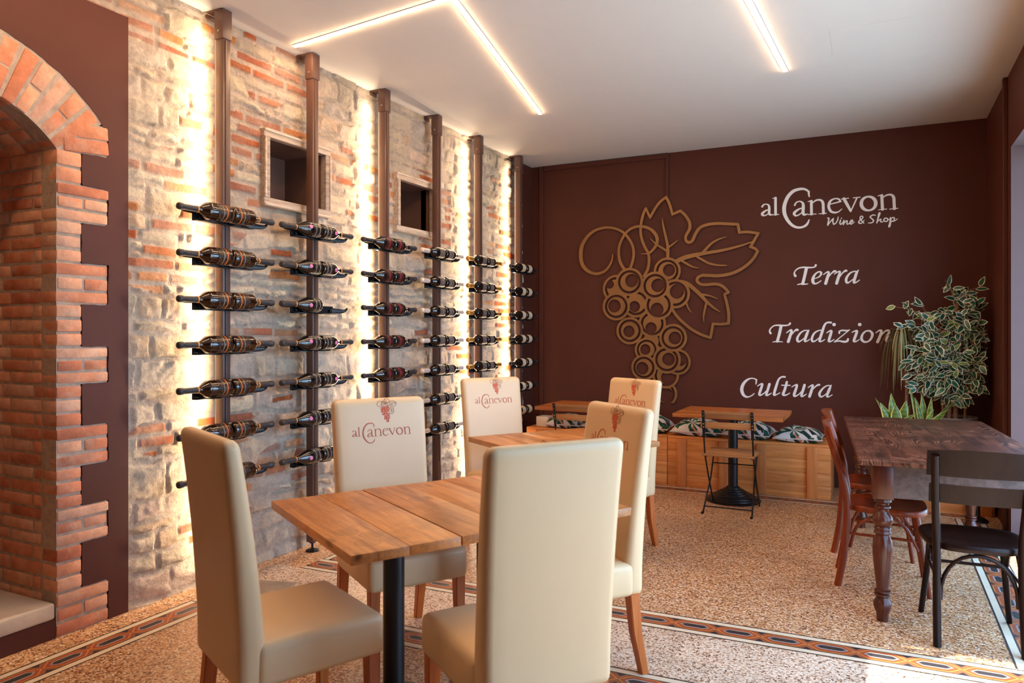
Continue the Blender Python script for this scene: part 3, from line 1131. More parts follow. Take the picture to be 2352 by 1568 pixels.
def label_mat(name, base, bands, ink, inkscale=95, amount=0.60, rough=0.3):
    """bands: list of (z0, z1, colour) along the bottle; ink: colour of the hand-written looking print."""
    m, nt, p = new_mat(name)
    tc = nt.nodes.new("ShaderNodeTexCoord")
    sx = nt.nodes.new("ShaderNodeSeparateXYZ")
    nt.links.new(tc.outputs["Object"], sx.inputs[0])
    col = base
    wv = noise_n(nt, coords(nt, (1, 1, 2.2)), inkscale, 2, 0.5, 1.4)
    r = ramp(nt, [(amount, (0, 0, 0, 1)), (amount + 0.03, (1, 1, 1, 1))])
    nt.links.new(wv, r.inputs[0])
    col = mixc(nt, r.outputs[0], col, ink)
    for z0, z1, c in bands:
        f = math_n(nt, "MULTIPLY", math_n(nt, "GREATER_THAN", sx.outputs[2], z0), math_n(nt, "LESS_THAN", sx.outputs[2], z1))
        col = mixc(nt, f, col, c)
    nt.links.new(col, p.inputs["Base Color"])
    p.inputs["Roughness"].default_value = rough
    return m


ORG, WHT, RED = lin(222, 116, 44), lin(206, 196, 182), lin(176, 62, 72)
LB1 = label_mat("script_label_orange", lin(30, 19, 13), [(0.040, 0.046, ORG), (0.066, 0.068, WHT)], lin(196, 128, 70), 80, 0.63)
LB2 = label_mat("small_white_script_label", lin(26, 18, 16), [(0.030, 0.032, WHT), (0.062, 0.064, WHT)], WHT, 120, 0.66)
LB3 = label_mat("red_and_white_script_label", lin(30, 16, 14), [(0.052, 0.056, RED), (0.064, 0.067, RED)], lin(176, 96, 96), 110, 0.64)
LB4 = label_mat("striped_dark_label", lin(38, 28, 24), [(0.034, 0.037, WHT), (0.050, 0.060, lin(150, 136, 120)), (0.072, 0.074, WHT), (0.088, 0.091, WHT)], WHT, 120, 0.64)
LB5 = label_mat("grey_striped_label", lin(120, 108, 98), [(0.040, 0.046, lin(60, 52, 46)), (0.062, 0.066, lin(60, 52, 46)), (0.082, 0.085, lin(60, 52, 46))], lin(60, 50, 44), 120, 0.6)

KINDS = [
    dict(cat="amber bottle with orange script label", L=0.328, R=0.048, sh=0.150, nk=0.205, cap=0.208, glass=M_amber, capm=M_cap_black, lab=LB1, ring=True, seal=False, lz=(0.025, 0.105)),
    dict(cat="black bottle with pink round seal", L=0.330, R=0.047, sh=0.115, nk=0.200, cap=0.206, glass=M_glass, capm=M_cap_black, lab=LB2, ring=True, seal=True, lz=(0.020, 0.085)),
    dict(cat="dark bottle with red script label", L=0.325, R=0.046, sh=0.120, nk=0.205, cap=0.215, glass=M_glass, capm=M_cap_black, lab=LB3, ring=False, seal=False, lz=(0.025, 0.100)),
    dict(cat="dark bottle with silvery foil neck", L=0.315, R=0.045, sh=0.130, nk=0.205, cap=0.208, glass=M_glass, capm=M_cap_silver, lab=LB4, ring=False, seal=False, lz=(0.025, 0.105)),
    dict(cat="dark bottle with gold foil neck", L=0.310, R=0.045, sh=0.140, nk=0.205, cap=0.208, glass=M_glass, capm=M_cap_gold, lab=LB5, ring=False, seal=False, lz=(0.030, 0.100)),
    dict(cat="dark bottle with broad cream label", L=0.310, R=0.041, sh=0.165, nk=0.215, cap=0.225, glass=M_glass, capm=M_cap_black, lab=M_cream_label, ring=False, seal=False, lz=(0.030, 0.105)),
]


def bottle_profile(k):
    R, L, sh, nk = k["R"], k["L"], k["sh"], k["nk"]
    pr = [(0.0, 0.018), (R * 0.45, 0.012), (R * 0.80, 0.0), (R * 0.93, 0.003), (R, 0.012), (R, 0.03)]
    n = 10
    r1 = 0.0165
    for i in range(n + 1):
        t = i / n
        s = t * t * (3 - 2 * t)
        pr.append((R + (r1 - R) * s, sh * 0.92 + (nk - sh * 0.92) * t))
    pr += [(0.0150, nk + 0.03), (0.0145, L - 0.035)]
    return pr


def bottle_rot(side, roll):
    return (Matrix.Rotation(-side * PI / 2, 4, "X") @ Matrix.Rotation(roll, 4, "Z")).to_euler()


def make_bottle(k):
    t = thing("wine_bottle", "x", "bottle")
    bm = bm_new()
    pr = bottle_profile(k)
    add_lathe(bm, pr + [(0.0, k["L"] - 0.034)], 28)
    obj("glass_body", bm, k["glass"], t, angle=60)
    L, cz = k["L"], k["cap"]
    bm = bm_new()

    def rad(z):
        zs = [b for a, b in pr]
        for (ra, za), (rb_, zb) in zip(pr, pr[1:]):
            if za <= z <= zb and zb > za:
                return ra + (rb_ - ra) * (z - za) / (zb - za)
        return 0.0145
    capp = [(rad(cz) + 0.0012, cz), (rad(cz + 0.02) + 0.0012, cz + 0.02), (0.0162, L - 0.045), (0.0166, L - 0.034), (0.0188, L - 0.030), (0.0188, L - 0.012),
            (0.0170, L - 0.004), (0.012, L), (0.0, L)]
    if k["capm"] is M_cap_silver or k["capm"] is M_cap_gold:
        capp = [(rad(cz) + 0.0012, cz), (0.0185, cz + 0.02), (0.0165, L - 0.05), (0.0195, L - 0.042), (0.0165, L - 0.034), (0.0190, L - 0.026), (0.0205, L - 0.012), (0.016, L - 0.002), (0, L)]
    add_lathe(bm, capp, 20)
    obj("foil_capsule", bm, k["capm"], t, angle=60)
    z0, z1 = k["lz"]
    bm = bm_new()
    add_lathe(bm, [(rad(z0 + (z1 - z0) * i / 5) + 0.0007, z0 + (z1 - z0) * i / 5) for i in range(6)], 20, a0=-1.5, a1=1.5)
    obj("label", bm, k["lab"], t)
    if k["ring"]:
        bm = bm_new()
        add_lathe(bm, [(rad(cz - 0.006) + 0.0003, cz - 0.006), (rad(cz - 0.003) + 0.0022, cz - 0.003), (rad(cz) + 0.0022, cz), (rad(cz + 0.003) + 0.0013, cz + 0.003)], 20)
        obj("collar", bm, M_ring, t)
    if k["seal"]:
        bm = bm_new()
        zc = 0.112
        rr = rad(zc)
        sl = math.atan2(rad(zc - 0.01) - rad(zc + 0.01), 0.02)
        # sits on the shoulder, on the upper room side
        M = Matrix.Rotation(0.0, 4, "Z") @ Matrix.Translation((rr, 0, zc)) @ Matrix.Rotation(PI / 2 - sl, 4, "Y")
        add_lathe(bm, [(0.0, 0.0030), (0.009, 0.0028), (0.0125, 0.0016), (0.0135, -0.001)], 16, M)
        obj("round_seal", bm, M_seal, t)
    return t


protos = [None] * 6
rbn = random.Random(17)
SHORT = ["the leftmost post", "the second post", "the third post", "the fourth post", "the fifth post", "the last post"]
GRP = ["amber magnums on the leftmost post", "pink sealed bottles on the second post", "red label bottles on the third post", "silver foil bottles on the fourth post",
       "gold foil bottles on the fifth post", "cream label bottles on the last post"]
for i, (y, led, plab) in enumerate(POSTS):
    k = KINDS[i]
    for ri, z in enumerate(ROWZ):
        for side in (-1, 1):
            if i == 1 and ri == 2 and side == 1:
                continue                      # the empty holder
            lab = "%s, pointing %s, %s row, %s" % (k["cat"], "left" if side < 0 else "right", ROWN[ri], SHORT[i])
            lab = lab.replace("and ", "") if len(lab.split()) > 16 else lab
            loc = (PX + HALF + 0.008 + k["R"] + 0.001, y - 0.0365 + side * 0.006, z - 0.003)
            if protos[i] is None:
                protos[i] = make_bottle(k)
                b = protos[i]
                b["label"] = lab
            else:
                b = protos[i].copy()
                C.objects.link(b)
                b["label"] = lab
                for ch in list(protos[i].children):
                    if ch.name.startswith("round_seal") and ri == 4 and side == -1:
                        continue
                    c = ch.copy()
                    C.objects.link(c)
                    c.parent = b
            b.location = loc
            b.rotation_euler = bottle_rot(side, (0.0 if side < 0 else PI * 0) + rbn.uniform(-0.2, 0.2) - side * (0.1 if k["seal"] else 0.15))
            b["group"] = GRP[i]
# ------------------------------------------------------------------ lettering painted on the back wall
M_letter = plain("white_wall_lettering", lin(246, 242, 238), rough=0.6)


def wall_stroke(pts, ox, oy, sc, wk=1.0):
    out = []
    for x, y, w in pts:
        X, Zp, mpp = wall_pt(ox + x / sc, oy + y / sc, WALL_B)
        out.append((X, Zp, w / sc * mpp * wk))
    return out


def ell(cx, cy, rx, ry, w1, w2, tilt=0.0, n=24):
    """Closed oval stroke: width w1 at the sides, w2 at top and bottom."""
    r = []
    for i in range(n + 1):
        a = 2 * PI * i / n
        x, y = rx * math.cos(a), ry * math.sin(a)
        w = w2 + (w1 - w2) * abs(math.cos(a)) ** 1.3
        r.append((cx + x * math.cos(tilt) - y * math.sin(tilt), cy + x * math.sin(tilt) + y * math.cos(tilt), w))
    return r


S_LOGO = [
    [(140, 432, 30), (165, 402, 20), (205, 396, 16), (238, 412, 26), (248, 455, 36), (246, 530, 36), (262, 558, 28), (297, 555, 12)],
    [(245, 478, 14), (195, 495, 24), (140, 540, 38), (152, 568, 26), (195, 566, 16), (240, 535, 14)],
    [(345, 300, 38), (345, 420, 38), (346, 553, 38)], [(300, 306, 10), (350, 296, 18)], [(302, 562, 12), (350, 556, 16), (396, 553, 12)],
    [(866, 276, 20), (858, 240, 26), (858, 205, 28)],
    [(862, 205, 26), (800, 165, 32), (720, 162, 40), (620, 195, 48), (540, 275, 52), (492, 380, 54), (477, 470, 56), (490, 560, 52), (540, 655, 46), (610, 725, 40),
     (690, 755, 34), (770, 745, 32), (830, 705, 34), (864, 636, 16)],
    [(642, 410, 28), (665, 370, 20), (720, 352, 18), (765, 378, 32), (773, 430, 44), (770, 525, 44), (790, 558, 32), (838, 545, 12)],
    [(766, 452, 14), (700, 475, 26), (635, 530, 40), (650, 570, 28), (700, 562, 18), (765, 512, 14)],
    [(897, 350, 40), (899, 450, 40), (900, 548, 40)], [(846, 356, 12), (905, 340, 20)], [(848, 556, 12), (970, 546, 14)],
    [(912, 380, 14), (970, 336, 24), (1040, 332, 30), (1075, 372, 40), (1082, 450, 40), (1084, 535, 40)], [(1015, 545, 12), (1127, 535, 14)],
    [(1180, 396, 16), (1270, 375, 18), (1350, 352, 24)],
    [(1345, 352, 28), (1318, 316, 24), (1252, 312, 20), (1188, 352, 34), (1166, 430, 40), (1195, 500, 36), (1250, 524, 30), (1312, 514, 20), (1370, 468, 10)],
    [(1400, 312, 44), (1450, 400, 42), (1505, 500, 32)], [(1508, 500, 18), (1555, 400, 20), (1600, 300, 22)], [(1362, 316, 14), (1472, 303, 14)], [(1546, 298, 14), (1650, 287, 14)],
    ell(1780, 385, 112, 106, 50, 28, -0.15),
    [(1985, 262, 42), (1990, 370, 42), (1995, 474, 42)], [(1926, 268, 12), (1992, 250, 20)], [(1935, 482, 12), (2060, 470, 14)],
    [(2004, 292, 14), (2060, 256, 24), (2130, 250, 30), (2168, 292, 42), (2175, 380, 42), (2180, 464, 42)], [(2106, 472, 12), (2230, 459, 14)],
]
S_SHOP = [
    [(1146, 610, 14), (1170, 614, 16), (1158, 670, 18), (1150, 720, 16)], [(1150, 720, 14), (1195, 660, 16), (1238, 616, 16)], [(1238, 616, 16), (1230, 665, 18), (1242, 706, 18)],
    [(1242, 706, 18), (1275, 688, 16), (1302, 640, 16), (1312, 592, 12)],
    [(1348, 642, 18), (1338, 688, 18), (1355, 706, 16), (1388, 670, 12)], [(1362, 612, 18)],
    [(1400, 645, 18), (1392, 710, 18)], [(1392, 706, 12), (1425, 662, 16), (1450, 654, 18), (1446, 696, 18), (1466, 702, 14), (1490, 682, 12)],
    [(1490, 682, 12), (1530, 662, 16), (1534, 642, 16), (1512, 646, 16), (1494, 682, 18), (1512, 702, 18), (1560, 670, 12)],
    [(1708, 688, 14), (1672, 648, 18), (1650, 612, 18), (1662, 582, 16), (1690, 586, 16), (1688, 612, 16), (1640, 650, 18), (1630, 682, 18), (1668, 690, 16), (1712, 646, 12)],
    [(1888, 568, 14), (1850, 562, 18), (1805, 590, 18), (1830, 618, 18), (1858, 648, 18), (1832, 680, 18), (1776, 686, 12)],
    [(1908, 684, 18), (1930, 610, 18), (1958, 535, 18), (1938, 536, 16), (1924, 610, 16), (1908, 684, 18)], [(1912, 670, 12), (1945, 640, 16), (1970, 628, 18), (1966, 660, 18), (1988, 672, 14), (2014, 652, 12)],
    ell(2048, 636, 30, 27, 18, 16), [(2078, 636, 12), (2110, 622, 12)],
    [(2118, 600, 16), (2108, 680, 18), (2092, 740, 18), (2110, 738, 16), (2122, 690, 14), (2126, 640, 16)], [(2122, 640, 12), (2150, 602, 16), (2180, 612, 18), (2166, 652, 18), (2130, 662, 14), (2180, 655, 12), (2226, 622, 12)],
]
S_TERRA = [
    [(315, 510, 66), (288, 450, 42), (318, 370, 32), (400, 306, 36), (520, 280, 42), (640, 284, 44), (760, 285, 36), (846, 262, 36), (866, 222, 58)],
    [(615, 300, 80), (570, 500, 76), (515, 722, 74)], [(376, 746, 24), (480, 726, 34), (560, 734, 34), (650, 726, 24)],
    [(838, 586, 20), (960, 532, 34), (1012, 455, 54), (1000, 408, 46), (930, 406, 36), (840, 480, 50), (790, 590, 74), (795, 680, 74), (840, 720, 46), (920, 700, 34), (1008, 640, 24)],
    [(1078, 474, 24), (1165, 412, 36), (1220, 412, 48), (1190, 530, 72), (1135, 715, 76)], [(1200, 560, 26), (1290, 442, 34), (1365, 386, 56), (1400, 386, 54)],
    [(1368, 460, 24), (1465, 402, 36), (1520, 402, 48), (1488, 520, 72), (1430, 710, 76)], [(1500, 555, 26), (1590, 432, 34), (1665, 374, 56), (1694, 372, 54)],
    [(1985, 398, 40), (1900, 390, 34), (1790, 440, 44), (1700, 560, 62), (1690, 660, 64), (1725, 698, 48), (1800, 660, 32), (1890, 590, 28)],
    [(2020, 352, 24), (1962, 450, 68), (1905, 640, 66), (1902, 695, 50), (1960, 682, 34), (2048, 624, 24)],
]
S_TRAD = [
    [(152, 342, 36), (135, 300, 26), (160, 250, 20), (220, 208, 22), (300, 203, 28), (400, 207, 26), (468, 196, 24), (490, 172, 36)],
    [(335, 218, 50), (305, 350, 48), (270, 482, 46)], [(190, 495, 14), (270, 485, 20), (360, 493, 14)],
    [(430, 335, 16), (488, 292, 24), (518, 296, 34), (495, 380, 44), (460, 488, 48)], [(500, 392, 16), (560, 312, 22), (604, 282, 38), (624, 286, 34)],
    [(798, 295, 24), (740, 295, 20), (670, 340, 28), (620, 420, 38), (622, 472, 40), (650, 488, 28), (710, 450, 18), (760, 410, 16)],
    [(820, 286, 16), (786, 350, 44), (752, 450, 40), (752, 483, 30), (790, 475, 20), (834, 446, 14)],
    [(1038, 290, 22), (980, 298, 22), (910, 345, 30), (872, 430, 38), (882, 482, 34), (930, 475, 22), (1000, 420, 16)],
    [(1202, 156, 36), (1140, 156, 30), (1092, 200, 36), (1050, 320, 44), (1006, 460, 40), (1022, 484, 28), (1060, 474, 18), (1094, 450, 14)],
    [(1130, 335, 16), (1188, 300, 26), (1212, 312, 38), (1180, 420, 44), (1166, 478, 36), (1200, 484, 24), (1258, 450, 14)], [(1258, 190, 58)],
    [(1350, 343, 26), (1350, 312, 26), (1400, 292, 26), (1480, 296, 28), (1525, 282, 14)], [(1525, 282, 18), (1400, 385, 18), (1262, 493, 18)],
    [(1262, 493, 20), (1340, 476, 26), (1430, 490, 34), (1488, 478, 34), (1500, 442, 32)],
    [(1570, 326, 16), (1630, 301, 26), (1656, 312, 40), (1620, 420, 44), (1602, 478, 36), (1640, 484, 24), (1698, 450, 14)], [(1705, 190, 58)],
    [(1880, 298, 30), (1924, 350, 44), (1905, 430, 36), (1850, 485, 28), (1780, 490, 36), (1736, 440, 44), (1755, 360, 34), (1812, 306, 26), (1880, 298, 30)],
    [(1985, 336, 16), (2040, 296, 24), (2082, 302, 38), (2060, 390, 44), (2015, 493, 48)],
    [(2070, 392, 18), (2140, 312, 24), (2200, 292, 34), (2214, 322, 38), (2180, 420, 44), (2172, 478, 36), (2210, 480, 22), (2260, 450, 14)],
    [(2300, 410, 16), (2400, 375, 22), (2430, 320, 32), (2410, 296, 26), (2350, 320, 30), (2300, 400, 44), (2310, 470, 40), (2350, 488, 26), (2440, 440, 14)],
]
S_CULT = [
    [(455, 310, 24), (462, 250, 34), (464, 214, 38)], [(450, 202, 30), (360, 180, 28), (260, 215, 44), (170, 310, 64), (135, 430, 72), (165, 540, 64), (230, 595, 44), (300, 595, 28), (370, 562, 24), (414, 522, 18)],
    [(490, 355, 20), (560, 312, 30), (598, 318, 46), (560, 440, 56), (530, 538, 52), (560, 560, 36), (640, 512, 22), (725, 420, 20)],
    [(758, 312, 56), (720, 440, 54), (687, 545, 52), (720, 560, 34), (800, 516, 18)],
    [(1104, 150, 42), (1040, 150, 36), (970, 200, 40), (920, 330, 54), (866, 515, 56), (872, 556, 46), (920, 545, 26), (998, 506, 16)],
    [(1150, 264, 48), (1105, 430, 56), (1066, 535, 56), (1092, 562, 40), (1150, 550, 28), (1218, 512, 16)], [(1036, 336, 26), (1222, 340, 26)],
    [(1262, 376, 20), (1340, 332, 30), (1378, 338, 46), (1345, 450, 56), (1312, 555, 54), (1340, 583, 36), (1430, 532, 22), (1512, 430, 20)],
    [(1548, 332, 54), (1510, 460, 56), (1478, 566, 52), (1510, 584, 34), (1588, 536, 18)],
    [(1628, 390, 20), (1700, 342, 30), (1736, 342, 42), (1710, 440, 56), (1660, 590, 58)], [(1720, 442, 22), (1800, 362, 30), (1858, 328, 44), (1884, 328, 40)],
    [(2128, 350, 28), (2060, 346, 26), (1970, 400, 36), (1892, 500, 50), (1888, 566, 50), (1925, 598, 34), (2000, 560, 24), (2080, 490, 20)],
    [(2150, 332, 18), (2106, 430, 56), (2058, 556, 52), (2062, 598, 36), (2110, 588, 24), (2172, 552, 16)],
]
for strokes, ox, oy, sc, lab, nm in (
        (S_LOGO, 1730, 410, 6.72, "large white serif words alCanevon on the brown back wall", "wall_lettering"),
        (S_SHOP, 1730, 410, 6.72, "small white handwritten words Wine & Shop under the big wall lettering", "wall_lettering"),
        (S_TERRA, 1800, 590, 11.76, "white cursive word Terra on the brown back wall", "wall_lettering"),
        (S_TRAD, 1750, 720, 7.587, "white cursive word Tradizione on the brown wall, its end behind the plants", "wall_lettering"),
        (S_CULT, 1690, 850, 9.8, "white cursive word Cultura low on the brown back wall", "wall_lettering")):
    st = [wall_stroke(s, ox, oy, sc) for s in strokes]
    g = 0.0022
    fld, x0, z0, _, _ = stroke_field(st, 0.02, g)
    bm = bm_new()
    field_mesh(bm, fld, x0, z0, g, lambda a, b, k: Vector((a, WALL_B - 0.003 + 0.003 * k, b)))
    tag(obj(nm, bm, M_letter, smooth=False), lab, "lettering", "painted words on the back wall")

# ------------------------------------------------------------------ bronze vine sculpture on the back wall
A, B_, C_ = (1310, 440, 7.84), (1520, 440, 7.842), (1540, 600, 8.25)
S_VINE = [
    (A, [(775, 1130, 14), (765, 1230, 30), (710, 1350, 40), (620, 1440, 46), (480, 1480, 52), (330, 1430, 60), (230, 1310, 66), (203, 1150, 70), (225, 980, 66), (310, 830, 56),
         (430, 720, 50), (570, 665, 46), (700, 652, 44), (830, 672, 44), (960, 735, 44), (1060, 840, 46), (1130, 970, 46), (1155, 1110, 46), (1135, 1250, 48), (1085, 1410, 50)]),
    (A, [(990, 1410, 50), (910, 1270, 52), (885, 1100, 50), (905, 950, 46), (990, 780, 46), (1090, 680, 46), (1210, 635, 46), (1330, 637, 50), (1460, 685, 56), (1550, 780, 60),
         (1576, 880, 60), (1550, 980, 52), (1470, 1080, 40), (1400, 1118, 28), (1290, 1125, 12)]),
    (A, [(1340, 1520, 50), (1405, 1400, 50), (1430, 1260, 50), (1415, 1120, 48), (1350, 990, 48), (1300, 860, 48), (1277, 720, 46), (1290, 560, 46), (1330, 400, 46), (1370, 310, 44)]),
    (A, [(1370, 310, 44), (1450, 470, 42)]), (A, [(1450, 470, 42), (1550, 290, 46), (1640, 180, 46), (1738, 105, 44)]), (A, [(1738, 105, 44), (1800, 240, 46), (1850, 415, 46)]),
    (B_, [(204, 415, 46), (345, 352, 46)]),
    (B_, [(345, 352, 46), (440, 440, 50), (510, 560, 54), (510, 680, 54), (450, 790, 50), (442, 870, 48), (490, 918, 50), (560, 888, 54), (620, 760, 56), (700, 655, 54), (830, 600, 52),
          (1000, 580, 52), (1200, 586, 52), (1380, 595, 50)]),
    (B_, [(1380, 595, 50), (1405, 740, 50)]), (B_, [(1405, 740, 50), (1560, 732, 48), (1745, 757, 48)]), (B_, [(1745, 757, 48), (1610, 990, 48)]), (B_, [(1600, 998, 44), (1690, 1032, 48), (1733, 1080, 48)]),
    (B_, [(1733, 1080, 48), (1640, 1230, 54), (1480, 1370, 56), (1280, 1470, 58), (1050, 1515, 58), (850, 1512, 56), (745, 1506, 54)]),
    (C_, [(614, 265, 54), (535, 305, 54), (515, 370, 54), (570, 430, 52), (680, 445, 54), (850, 432, 56), (960, 455, 56), (1050, 520, 56), (1108, 592, 50)]),
    (C_, [(1108, 592, 48), (1032, 625, 46)]), (C_, [(1032, 625, 46), (1085, 830, 54), (1112, 1000, 54), (1108, 1175, 52)]), (C_, [(1108, 1175, 50), (980, 1190, 50), (815, 1185, 48)]),
    (C_, [(815, 1185, 48), (768, 1445, 50)]), (C_, [(768, 1445, 50), (600, 1390, 54), (400, 1280, 54), (220, 1130, 54), (110, 1010, 54), (30, 880, 50)]),
    (B_, [(20, 490, 12), (45, 650, 34), (90, 850, 46), (118, 1000, 52), (118, 1260, 54)]), (B_, [(300, 880, 10), (230, 935, 26), (140, 1000, 34)]), (A, [(1450, 850, 12), (1560, 950, 30), (1740, 1065, 40)]),
    (B_, [(1650, 905, 22), (1400, 985, 38), (1100, 1060, 50), (800, 1110, 60), (560, 1155, 76), (400, 1200, 80), (230, 1280, 80)]),
    (B_, [(1175, 822, 12), (1050, 855, 28), (900, 940, 40), (760, 1090, 54)]), (B_, [(1175, 1332, 20), (1000, 1325, 34), (850, 1290, 40), (720, 1220, 40), (600, 1150, 34)]),
    (B_, [(680, 1382, 12), (560, 1355, 30), (440, 1290, 40), (340, 1230, 40)]),
    (C_, [(120, 370, 60), (300, 410, 70), (440, 510, 70), (580, 640, 66), (700, 770, 56), (830, 880, 40), (950, 958, 14)]), (C_, [(900, 712, 16), (770, 660, 32), (620, 630, 40)]),
    (C_, [(645, 1170, 10), (640, 1020, 34), (690, 790, 44)]), (C_, [(405, 968, 12), (350, 890, 28), (300, 760, 36)]),
]
G7, G8 = (1360, 590, 8.254), (1380, 720, 7.129)
# grapes from back to front: crop, centre, radius, hole centre, hole radius, opening
GRAPES = [
    (G8, (1045, 1310), 208, (1075, 1330), 118, 1), (G8, (1070, 1005), 212, (1110, 1050), 112, 1), (G8, (1268, 790), 205, (1310, 740), 112, 1),
    (G8, (760, 590), 190, (738, 585), 84, 1), (G8, (715, 880), 204, (690, 893), 100, 1),
    (G7, (465, 600), 250, (350, 520), 80, 1), (G7, (1150, 1265), 255, (1130, 1345), 104, 1), (G7, (845, 880), 262, (818, 940), 102, 1),
    (G7, (1435, 268), 248, (1470, 252), 112, 1), (G7, (1585, 700), 270, (1620, 655), 132, 1),
    (G7, (1272, 915), 268, (1242, 995), 122, 1), (G7, (470, 938), 258, (438, 930), 120, 1), (G7, (725, 1398), 250, (710, 1410), 106, 1),
    (G8, (1090, 752), 222, (1120, 745), 102, 1), (G7, (720, 475), 258, (762, 450), 122, 1), (G7, (1205, 547), 260, (1258, 540), 124, 1), (G8, (1192, 395), 220, (1222, 400), 102, 1),
]


def gp(cr, x, y):
    return wall_pt(cr[0] + x / cr[2], cr[1] + y / cr[2], WALL_B)


strokes = [wall_stroke(s, *cr) for cr, s in S_VINE]
fill = [(G7, 860, 740, 150), (G7, 1120, 830, 130), (G7, 1060, 700, 110), (G7, 1000, 1180, 90), (G8, 830, 450, 130), (G8, 880, 620, 120), (G8, 820, 800, 90), (G7, 560, 700, 100)]
for cr, x, y, rr in fill:
    X, Zp, mp = gp(cr, x, y)
    strokes.append([(X, Zp, 2 * rr / cr[2] * mp)])
glist = []
for cr, c, r, h, hr, _ in GRAPES:
    X, Zp, mp = gp(cr, *c)
    X2, Z2, _m = gp(cr, *h)
    k = mp / cr[2] * 1.03
    glist.append((X, Zp, r * k, X2, Z2, hr * k))
    strokes.append([(X, Zp, 2.2 * r * k)])          # only to size the grid
g = 0.0026
fld, x0, z0, gx, gz = stroke_field(strokes[:-len(glist)] + [[(s[0][0], s[0][1], 0.001)] for s in strokes[-len(glist):]], 0.09, g)
XX, ZZ = np.meshgrid(gx, gz)
for (X, Zp, R, X2, Z2, hr) in glist:
    r = np.hypot((XX - X) * 0.99, ZZ - Zp)
    ring = np.maximum(r - R, R * 0.83 - r)
    core = np.maximum(r - R * 0.66, hr - np.hypot(XX - X2, ZZ - Z2))
    pat = np.minimum(ring, core)
    fld = np.where(r < R, pat, np.minimum(fld, r - R))
for cr, x, y, rr in fill:                          # solid plate between the grapes
    X, Zp, mp = gp(cr, x, y)
M_bronze = plain("bronze_coated_steel", lin(142, 100, 58), rough=0.42, metal=0.35, var=0.12, vscale=5, bmp=0.05)
bm = bm_new()
field_mesh(bm, fld, x0, z0, g, lambda a, b, k: Vector((a, WALL_B - 0.026 + 0.012 * k, b)))
vine = tag(obj("grape_sculpture", bm, M_bronze, smooth=False), "large bronze cut-out of a grape bunch with vine leaf on the brown wall", "wall decoration")
bm = bm_new()
for (X, Zp, R, X2, Z2, hr) in glist[10:]:
    add_lathe(bm, [(0, 0), (0.008, 0), (0.008, 0.0155), (0, 0.0155)], 10, Matrix.Translation((X - R * 0.92, WALL_B - 0.016, Zp)) @ Matrix.Rotation(-PI / 2, 4, "X"))
obj("spacer", bm, M_bronze, vine)

# ------------------------------------------------------------------ the same logo, stitched small on the chair backs
M_thread = plain("red_brown_embroidery", lin(186, 92, 60), rough=0.7)
M_thread2 = plain("brown_embroidery", lin(166, 104, 70), rough=0.7)
M_thread3 = plain("orange_red_embroidery", lin(204, 84, 44), rough=0.7)


def logo_parts():
    """-> list of (field, x0, z0, step, material index) with x across, z up, word 0.30 m wide, centred."""
    st = [wall_stroke(s, 1730, 410, 6.72, 0.72) for s in S_LOGO]
    xs = [p[0] for s in st for p in s]
    x0, x1 = min(xs), max(xs)
    sc = 0.295 / (x1 - x0)
    zb = wall_pt(1730 + 900 / 6.72, 410 + 545 / 6.72, WALL_B)[1]
    st = [[((x - (x0 + x1) / 2) * sc, (z - zb) * sc, w * sc) for x, z, w in s] for s in st]
    out = []
    g = 0.0011
    f, a, b, _, _ = stroke_field(st, 0.004, g)
    out.append((f, a, b, g, 0))
    # grape bunch above the word
    vst = [wall_stroke(s, *cr) for cr, s in S_VINE]
    xs = [p[0] for s in vst for p in s]
    zs = [gq[1] - gq[2] for gq in glist]
    vx0, vx1, vz0 = min(xs), max(xs), min(zs)
    vs = 0.098 / (vx1 - vx0)
    cxv = glist[0][0]

    def tr(x, z):
        return ((x - cxv) * vs + 0.030, (z - vz0) * vs * 1.05 + 0.058)
    vv = [[(*tr(x, z), max(0.0016, w * vs * 0.8)) for x, z, w in s] for s in vst]
    f, a, b, _, _ = stroke_field(vv, 0.004, g)
    out.append((f, a, b, g, 1))
    gs_ = [[(*tr(X, Zp), 2 * R * vs * 0.92)] for X, Zp, R, X2, Z2, hr in glist]
    f, a, b, gx_, gz_ = stroke_field(gs_, 0.004, g * 0.8)
    XX_, ZZ_ = np.meshgrid(gx_, gz_)
    for X, Zp, R, X2, Z2, hr in glist:
        q = tr(X, Zp)
        f = np.maximum(f, R * vs * 0.34 - np.hypot(XX_ - q[0] + 0.001, ZZ_ - q[1] - 0.001))
    out.append((f, a, b, g * 0.8, 2))
    return out


LOGO = logo_parts()
# ------------------------------------------------------------------ cream dining chairs
M_leather = plain("cream_leather", lin(226, 193, 148), rough=0.42, var=0.015, vscale=6, bmp=0.06, bscale=260)
M_leg = wood("honey_beech", lin(166, 76, 20), lin(212, 116, 42), "Z", 1.0, 0.4, knots=False)


def back_y(z):
    """Front face of the backrest (local y) at height z: leans and curves backwards."""
    t = max(0.0, z - 0.46)
    return -0.165 - 0.085 * t - 0.075 * t * t


def back_t(z):
    t = min(1.0, max(0.0, (z - 0.46) / 0.64))
    return 0.088 - 0.030 * t


